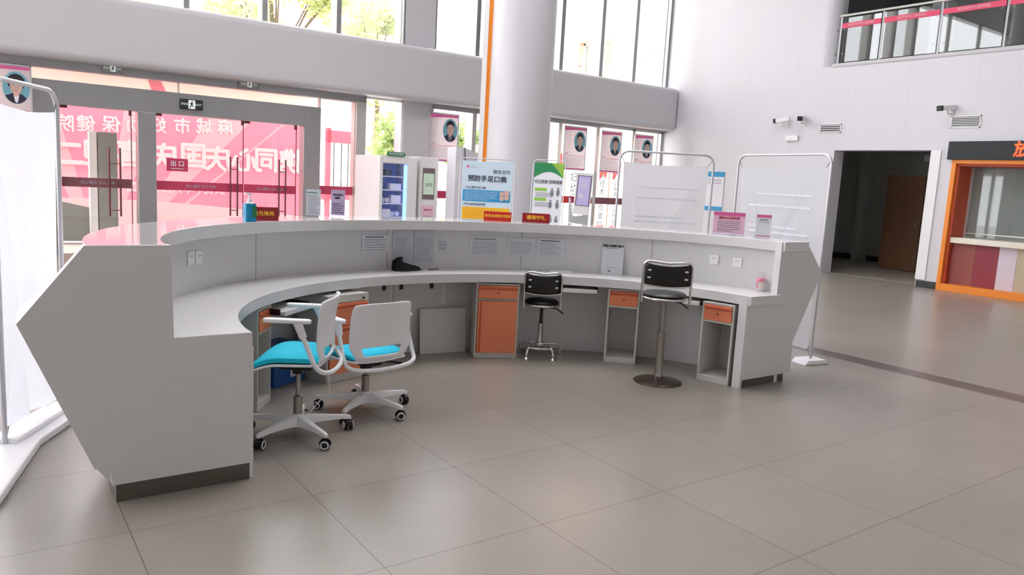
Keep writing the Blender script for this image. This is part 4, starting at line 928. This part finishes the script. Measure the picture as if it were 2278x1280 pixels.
# face-scanning terminal
kt = thing('face_terminal', (4.78, 4.42, 0), -38, 'white scanning terminal with lit violet screen on a post behind counter', 'terminal')
MB().box((-0.16, -0.12, 0), (0.16, 0.12, 0.03)).build('foot_plate', M['kiosk'], kt, bevel=0.006)
MB().box((-0.035, 0.03, 0.03), (0.035, 0.07, 1.15)).build('post', M['kiosk'], kt, bevel=0.006)
MB().prism([(-0.11, 1.16), (0.10, 1.13), (0.10, 1.30), (0.04, 1.31), (0.04, 1.24), (-0.07, 1.22), (-0.10, 1.42), (-0.12, 1.42)], 0.02, 0.06).build('cradle', M['kiosk'], kt, bevel=0.004)
T = Matrix.Translation((0.015, 0, 1.25)) @ Matrix.Rotation(R(3), 4, 'Y') @ Matrix.Diagonal((1.15, 1.15, 1.15, 1))
MB().prism(rrect(-0.075, 0.075, 0, 0.38, 0.015), -0.03, 0.02, 'xz', T).build('terminal_body', M['wplastic'], kt, smooth=True)
MB().box((-0.062, -0.034, 0.08), (0.062, -0.029, 0.355), T).build('screen_bezel', M['black'], kt)
sc = MB().box((-0.056, -0.037, 0.085), (0.056, -0.033, 0.35), T).build('screen', M['screen'], kt)
b = MB()
for i in range(5): b.box((-0.05, -0.039, 0.31-0.02*i), (0.04-0.01*(i % 2), -0.037, 0.318-0.02*i), T)
b.box((-0.04, -0.039, 0.15), (0.0, -0.037, 0.19), T); b.build('screen_print', M['paper'], sc)

# ------------------------------------------------------------------ staff posters hanging in the windows
def staff_poster(x, z, w, h, label, name_, seed, y=12.0, female=False):
    o = thing('staff_poster', (x, y, z), 0, label, 'poster', 'staff portrait posters hung in the windows')
    W_ = w/2
    f = MB()
    for a_, c_ in (((-W_, 0), (W_, 0.018)), ((-W_, h-0.018), (W_, h)), ((-W_, 0), (-W_+0.018, h)), ((W_-0.018, 0), (W_, h))): f.box((a_[0], -0.012, a_[1]), (c_[0], 0.012, c_[1]))
    f.build('poster_frame', M['tube'], o)
    plate('poster_sheet', -W_+0.018, W_-0.018, 0.018, h-0.018, M['poster'], o, -0.004, 0.004)
    MB().prism([(-W_+0.02, h-0.03), (W_-0.02, h-0.03), (W_-0.02, h-0.075), (0, h-0.08), (-W_+0.02, h-0.11)], -0.006, -0.004).build('header_band', M['pink'], o)
    plate('divider', -W_+0.03, W_-0.04, h*0.325, h*0.333, M['strip'], o, -0.006, -0.004)
    cx, cz, rx, rz = W_-0.20, h-0.34, 0.17, 0.235
    ph = MB().prism(ell(cx, cz, rx, rz, 32), -0.007, -0.004).build('portrait_oval', M['portrait_blue'], o)
    # shoulders / suit clipped to the oval
    sh = [(cx+rx*0.985*math.cos(R(a_)), cz+rz*0.985*math.sin(R(a_))) for a_ in range(212, 329, 9)]
    sh += [(cx+0.09, cz-0.105), (cx+0.035, cz-0.075), (cx-0.035, cz-0.075), (cx-0.09, cz-0.105)]
    MB().prism(sh, -0.009, -0.007).build('jacket', M['suit'], ph)
    MB().prism([(cx-0.04, cz-0.08), (cx+0.04, cz-0.08), (cx+0.02, cz-0.2), (cx, cz-0.225), (cx-0.02, cz-0.2)], -0.011, -0.009).build('shirt', M['paper'], ph)
    if not female: MB().prism([(cx-0.01, cz-0.10), (cx+0.01, cz-0.10), (cx+0.016, cz-0.2), (cx, cz-0.218), (cx-0.016, cz-0.2)], -0.013, -0.011).build('tie', M['suit'], ph)
    hr = 0.112 if female else 0.094
    MB().prism(ell(cx, cz+0.082, hr, 0.118, 24), -0.0115, -0.0085).build('hair', M['hair'], ph)
    face = [(cx+0.086*math.cos(R(a_))*(1 if a_ < 180 else 0.92), cz+0.035+(0.085 if a_ < 180 else 0.135)*math.sin(R(a_))) for a_ in range(0, 360, 12)]
    fc = MB().prism(face, -0.015, -0.011).box((cx-0.036, -0.013, cz-0.125), (cx+0.036, -0.0115, cz-0.03)).build('face', M['skin'], ph)
    b = MB()
    for s in (-1, 1): b.prism(ell(cx+s*0.035, cz+0.04, 0.014, 0.005, 10), -0.0165, -0.015); b.box((cx+s*0.035-0.018, -0.0165, cz+0.06), (cx+s*0.035+0.018, -0.015, cz+0.066))
    b.prism(ell(cx, cz-0.045, 0.024, 0.005, 10), -0.0165, -0.015); b.box((cx-0.008, -0.0165, cz-0.002), (cx+0.008, -0.015, cz+0.003))
    b.build('features', M['skin_dark'], fc)
    text(name_, 0.035, M['ink_grey'], o, -W_+0.11, h*0.375, y=-0.006)
    b = MB(); rnd = random.Random(seed)
    for i in range(4): b.box((-W_+0.05+0.045*i, -0.006, h*0.45+rnd.random()*0.05), (-W_+0.053+0.045*i, -0.004, h-0.13))
    b.build('vertical_text', M['ink_light'], o)
    textlines(o, -W_+0.04, W_-0.06, 0.07, h*0.3, 9, M['ink_light'], y=-0.005, h=0.25, seed=seed)
    plate('footer_band', -W_+0.02, W_-0.02, 0.02, 0.045, M['pink'], o, -0.006, -0.004)
    b = MB()
    for s in (-1, 1): b.tube([(s*(W_-0.04), 0, h), (s*(W_-0.04), 0.08, 2.96-z)], 0.003, 6)
    b.build('hanging_wire', M['grey_post'], o)
SX = 1.01
staff_poster(7.47, 1.88, 0.69, 0.98, 'portrait poster of a man in dark suit between white pier and column', '某医生', 61)
staff_poster(10.97, 1.89, 0.68, 1.0, 'portrait poster just right of the round column', '某医生', 62)
staff_poster(12.10, 1.89, 0.66, 0.98, 'portrait poster second right of the round column, above red ribbons', '某医生', 63)
staff_poster(13.18, 1.89, 0.64, 0.98, 'rightmost portrait poster partly behind the banner stand frame', '某医生', 64)
staff_poster(-0.03, 1.88, 0.70, 1.0, 'portrait poster at the far left above the near banner stand', '某医生', 60, female=True)

# exit signs and sticker
def exit_sign(x, z, w, h, label, m, y=12.08):
    o = thing('exit_sign', (x, y, z), 0, label, 'exit sign')
    MB().box((-w/2, -0.04, -h/2), (w/2, 0, h/2)).build('sign_case', M[m], o, bevel=0.006)
    text('安全出口', h*0.26, M['exit_white'], o, -w*0.28, 0, y=-0.043, squeeze=0.8); text('EXIT', h*0.30, M['exit_white'], o, w*0.29, 0, y=-0.043)
    b = MB(); s = h*0.42
    b.box((-s*0.75, -0.043, -s), (s*0.75, -0.0415, s)); b.build('pictogram_panel', M['exit_white'], o)
    b = MB(); b.prism(ell(0.06*s, s*0.65, s*0.16, s*0.16, 12), -0.045, -0.043)
    b.prism([(-0.1*s, 0.45*s), (0.25*s, 0.4*s), (0.15*s, -0.15*s), (0.5*s, -0.4*s), (0.4*s, -0.55*s), (-0.05*s, -0.25*s), (-0.35*s, -0.85*s), (-0.55*s, -0.75*s), (-0.2*s, -0.1*s), (-0.25*s, 0.15*s), (-0.5*s, 0.0), (-0.55*s, 0.15*s)], -0.045, -0.043)
    b.build('running_figure', M['exit_black'], o)
exit_sign(2.60, 2.545, 0.36, 0.17, 'black exit sign with running figure on the door header', 'exit_black')
exit_sign(3.55, 2.985, 0.34, 0.12, 'slim grey exit sign on the steel lintel, right one', 'grey_post', 12.06)
exit_sign(1.42, 2.985, 0.30, 0.12, 'slim pale exit sign on the steel lintel, left one', 'grey_post', 12.06)
o = thing('door_sticker', (2.395, 12.185, 1.42), 0, 'magenta sticker marking the way out on door glass', 'sticker')
plate('sticker_sheet', -0.17, 0.17, 0, 0.215, M['strip'], o); text('出 口', 0.10, M['paper'], o, 0, 0.125, bold=0.002); plate('sticker_line', -0.1, 0.1, 0.04, 0.05, M['paper'], o, -0.004, -0.002)
# wall poster seen between the two banner stands
o = thing('wall_poster', (13.985, 10.35, 1.12), -90, 'white poster with blue bands on wall between banner stands', 'poster')
plate('sheet', -0.28, 0.28, 0, 0.92, M['paper'], o); plate('header_band', -0.28, 0.28, 0.8, 0.92, M['pblue'], o, -0.004, -0.002); plate('footer_band', -0.28, 0.28, 0, 0.10, M['pblue'], o, -0.004, -0.002); textlines(o, -0.2, 0.2, 0.62, 0.76, 2, M['ink_light'], y=-0.004, seed=70)
o = thing('wall_poster', (13.985, 11.1, 1.12), -90, 'white poster with small dark print left of the blue banded one', 'poster')
plate('sheet', -0.25, 0.25, 0, 0.92, M['paper'], o); textlines(o, -0.2, 0.15, 0.3, 0.86, 5, M['ink_grey'], y=-0.004, seed=71)

# ------------------------------------------------------------------ outdoors
MB().box((-40, 12.5, -0.25), (60, 80, -0.05)).build('ground', M['ground'], kind='structure')
MB().prism([(-9, 12.32), (5.55, 12.32), (5.94, 14.95), (-9, 14.95)], 2.95, 3.12, 'xy').build('canopy', M['soffit'], kind='structure')
b = MB(); b.box((-9, 14.95, 2.93), (5.96, 15.0, 3.2)); b.build('trim_12', M['steel_light'], kind='structure')
b = MB(); b.prism([(2.0, 12.5), (2.2, 12.5), (2.75, 14.9), (2.5, 14.9)], 2.935, 2.955, 'xy'); tag(b.build('canopy_reflection', M['banner_pink']), 'painted pink reflection across the canopy underside', 'stripe')  # thin pink strip stands in for a reflection on the soffit
# slogan backdrop seen from behind through the doors
bd = thing('slogan_backdrop', (0, 16.6, 0), 0, 'large pink slogan backdrop with mirrored white characters outside doors', 'backdrop')
MB().box((-3.0, 0, -0.05), (6.1, 0.05, 2.95)).build('backdrop_sheet', M['banner_pink'], bd)
for i, (xa, xb, xc, xd) in enumerate(((0.9, 1.25, -1.6, -0.5), (1.45, 1.65, 0.4, 0.9), (1.85, 2.05, 2.3, 3.0), (2.3, 2.5, 4.2, 5.2), (0.55, 0.75, -3.0, -2.4), (2.7, 2.8, 6.0, 6.05))):
    MB().prism([(xa, 0.0), (xb, 0.0), (xd, 2.9), (xc, 2.9)], -0.008, -0.002).build('backdrop_ray', M['banner_ray'], bd)
lo_ = [(-3.0, -0.05), (6.1, -0.05)] + [(6.1-9.1*k/20, 0.42+0.30*math.sin(PI*k/20*1.0)) for k in range(21)]
MB().prism(lo_, -0.014, -0.009).build('backdrop_ground', M['banner_pale'], bd)
for x, c in zip((1.15, 1.53, 2.01, 2.46, 2.91, 3.42, 3.89, 4.34), '院健保幼妇市城麻'): text(c, 0.36, M['ink_white'], bd, x, 2.16+0.057*x, y=-0.018, mirror=True, bold=0.008)
for x, c, z in zip((1.2, 1.75, 2.36, 3.04, 3.65, 4.19, 4.77, 5.29, 5.87), '二迎喜庆国庆心同携', (1.60, 1.64, 1.66, 1.65, 1.70, 1.66, 1.68, 1.70, 1.70)): text(c, 0.60, M['ink_white'], bd, x, z, y=-0.02-0.006*(int(x*2) % 3), mirror=True, bold=0.02)
text('庆祝中华人民共和国', 0.23, M['ink_white'], bd, 3.3, 0.98, y=-0.018, mirror=True, bold=0.006)
bf = thing('red_arch_frame', (6.25, 15.2, 0), 8, 'pink framed gate structure outside right of the doors', 'frame')
b = MB(); b.box((0.0, 0, 0), (0.10, 0.1, 2.55)); b.box((0.72, 0, 0), (0.84, 0.1, 2.62)); b.box((0, 0, 2.22), (0.84, 0.1, 2.50)); b.box((-0.1, 0, 0.9), (0.84, 0.1, 1.15)); b.build('frame_bars', M['banner_pink'], bf)
b = MB()
for x in (0.2, 0.4, 0.58): b.box((x, 0.04, 1.15), (x+0.015, 0.06, 2.22))
b.build('thin_bars', M['thin_black'], bf)
gt = thing('security_gate_post', (1.45, 14.2, 0), 0, 'grey upright gate post outside left door', 'gate post')
MB().box((0, 0, 0), (0.32, 0.25, 2.05)).build('post_body', M['grey_post'], gt, bevel=0.01); MB().box((-0.14, 0, 0), (-0.02, 0.2, 2.05)).build('white_edge', M['wframe'], gt)
o = thing('outdoor_bench_wall', (-0.6, 14.6, 0), 0, 'low grey ramp wall outside the left door', 'low wall')
MB().prism([(0, 0), (2.0, 0), (2.0, 0.62), (1.3, 0.78), (0, 0.78)], 0, 0.2).build('wall_body', M['grey_post'], o); MB().box((0, -0.02, 0.80), (1.3, 0.22, 0.84)).build('coping', M['wframe'], o)
# white planters/seat outside by the side pane
o = MB().lathe([(0.12, 0), (0.09, 0.5), (0.16, 0.75), (0.02, 0.76)], (6.6, 14.0, -0.05), 16).build('outdoor_urn', M['wframe'], smooth=True); tag(o, 'pale urn-like bollard outside the side pane', 'bollard')
# wing of the building with plaques
b = MB(); b.box((15.0, 12.6, -0.2), (15.4, 15.45, 12)); b.box((15.0, 16.95, -0.2), (15.4, 19.2, 12)); b.box((15.0, 15.45, -0.2), (15.4, 16.95, 4.2)); b.box((15.0, 15.45, 5.9), (15.4, 16.95, 12)); b.box((15.4, 18.9, -0.2), (24, 19.2, 12))
b.build('wall_wing', M['peach'], kind='structure')
wn_ = window(k, -0.75, 0.75, 0, 1.7, 0.07, 'wframe', 'glass_svc', y=0, th=0.08); k += 1
wn_.matrix_basis = Matrix.Translation((15.25, 16.2, 4.2)) @ Matrix.Rotation(R(-90), 4, 'Z')
MB().box((15.8, 15.3, 4.0), (15.9, 17.1, 6.0)).build('trim_13', M['bld_win'], kind='structure')
def plaque(y, w, z0, z1, body, label, ribbon=None):
    o = thing('vertical_plaque', (14.98, y, z0), -90, label, 'plaque', 'vertical name plaques on the outside wall')
    h = z1-z0; MB().box((-w/2, -0.03, 0), (w/2, 0.0, h)).build('plaque_board', M['paper'], o, bevel=0.004)
    text(body, min(w*0.62, h/len(body)*0.95), M['ink_black'], o, 0, h/2, y=-0.033, vertical=True, spacing=0.92*h/len(body)/min(w*0.62, h/len(body)*0.95)/1.0)
    if ribbon:
        MB().prism([(-w*0.3, h-0.1), (w*0.35, h-0.05), (w*0.3, h-0.5), (w*0.05, h-0.35), (-w*0.25, h-0.55)], -0.06, -0.035).build('ribbon', M[ribbon], o)
plaque(16.72, 0.55, 0.2, 2.0, '妇幼保健院', 'white vertical plaque with black characters nearest the column')
plaque(15.98, 0.50, 0.2, 2.9, '市妇幼健康联盟成员单位', 'tall white plaque behind the face terminal with eleven characters')
plaque(15.38, 0.50, 0.2, 2.3, '医院技术协作单位', 'white plaque with red ribbon, middle of the row', 'ribbon')
plaque(14.80, 0.48, 0.2, 2.3, '同济妇幼保健中心协作医院', 'white plaque with red ribbon on top, right of the middle one', 'ribbon')
o = MB().prism([(0, 0), (0.22, 0.02), (0.24, 1.0), (0.1, 1.15), (0.02, 1.0)], -0.05, 0.0, 'xz', Matrix.Translation((14.97, 14.25, 1.6)) @ Matrix.Rotation(R(-90), 4, 'Z')).build('ribbon_drape', M['ribbon_y']); tag(o, 'yellow ribbon drape hanging on the outside wall', 'ribbon')
o = MB().prism([(0, 0), (0.20, 0.02), (0.15, 1.0), (0.05, 1.05)], -0.05, 0.0, 'xz', Matrix.Translation((14.97, 17.55, 1.5)) @ Matrix.Rotation(R(-90), 4, 'Z')).build('ribbon_drape', M['ribbon']); tag(o, 'pink red ribbon hanging near the column edge outside', 'ribbon')
# distant buildings
def building(x0, x1, y, h, label, rows, cols, z0=1.2):
    o = thing('distant_building', (x0, y, 0), 0, label, 'building'); w = x1-x0
    MB().box((0, 0, -0.2), (w, 8, h)).build('facade', M['bld'], o)
    for i, z in enumerate(rows):
        for c in range(cols):
            xx = (c+0.25)*w/cols; f = MB().box((xx, -0.06, z), (xx+w/cols*0.55, 0.0, z+1.5)).build('window', M['wframe'], o)
            b = MB(); ww = w/cols*0.55
            for q in range(3): b.box((xx+0.08+q*(ww-0.08)/3, -0.09, z+0.1), (xx+(q+1)*(ww-0.08)/3, -0.05, z+1.4))
            b.build('pane', M['bld_win'], f)
    MB().box((-0.2, -0.3, h), (w+0.2, 8.2, h+0.3)).build('roof_edge', M['bld'], o)
building(2, 16, 34, 10.5, 'pale three storey building behind the trees on the left', (3.6, 7.4), 4)
building(16.5, 30, 38, 16, 'tall pale building seen behind the white pier', (4.0, 8.2, 12.2), 4)
# trees
def tree(x, y, h, cr, cz, nblob, nleaf, m, label, seed, trunk=0.14, lean=(0, 0), lf=0.16):
    rnd = random.Random(seed); o = thing('leafy_tree', (x, y, -0.05), 0, label, 'tree', 'trees outside the glass front')
    tb = MB(); top = Vector((lean[0], lean[1], cz)); tb.tube([(0, 0, 0), (lean[0]*0.3, lean[1]*0.3, cz*0.35), (lean[0]*0.8, lean[1]*0.8, cz*0.7), tuple(top)], [trunk, trunk*0.8, trunk*0.6, trunk*0.3], 10)
    blobs = []
    for i in range(nblob):
        a = rnd.random()*2*PI; rr = cr*rnd.random()**0.5; c = Vector((lean[0]+rr*math.cos(a), lean[1]+rr*math.sin(a)*0.8, cz+(rnd.random()-0.45)*(h-cz)*1.7)); blobs.append((c, cr*(0.25+0.25*rnd.random())))
        tb.tube([tuple(top*0.72), tuple((top*0.72+c)*0.5+Vector((0, 0, 0.15))), tuple(c)], [trunk*0.3, trunk*0.2, 0.015], 6)
    tb.build('trunk', M['bark'], o, smooth=True)
    lb = MB()
    for i in range(nleaf):
        c, r = blobs[i % nblob]; d = Vector((rnd.gauss(0, 1), rnd.gauss(0, 1), rnd.gauss(0, 1))).normalized()*r*(rnd.random()**0.4); p = c+d
        u = Vector((rnd.gauss(0, 1), rnd.gauss(0, 1), rnd.gauss(0, 1))).normalized(); v = u.orthogonal().normalized(); s = lf*(0.6+0.7*rnd.random())
        lb.add([p-u*s, p+v*s*0.45, p+u*s, p-v*s*0.45], [(0, 1, 2, 3)])
    f = lb.build('foliage', m, o); f['kind'] = 'stuff'
tree(7.4, 22.5, 8.6, 2.3, 6.2, 16, 5200, M['leaf2'], 'broad pale green tree filling the upper left panes', 3, lf=0.15)
tree(11.6, 24.0, 7.6, 1.7, 5.9, 12, 4200, M['leaf2'], 'round yellow green tree left of the white pier', 5, lf=0.14)
tree(9.3, 18.4, 4.6, 1.0, 3.1, 9, 1500, M['leaf'], 'small slanting tree seen in the pane left of pier', 9, trunk=0.10, lean=(0.5, 0), lf=0.10)
tree(0.8, 19.5, 8.0, 1.9, 6.6, 10, 2600, M['leaf'], 'leafy tree behind the leftmost upper pane', 12, lf=0.15)
tree(12.3, 19.5, 3.6, 0.9, 2.0, 8, 1500, M['leaf'], 'low bushy tree beyond the first portrait poster', 15, trunk=0.07, lf=0.09)
tree(14.4, 20.5, 3.4, 0.6, 2.6, 6, 700, M['leaf'], 'slender tree seen past the column right edge', 19, trunk=0.06, lf=0.09)
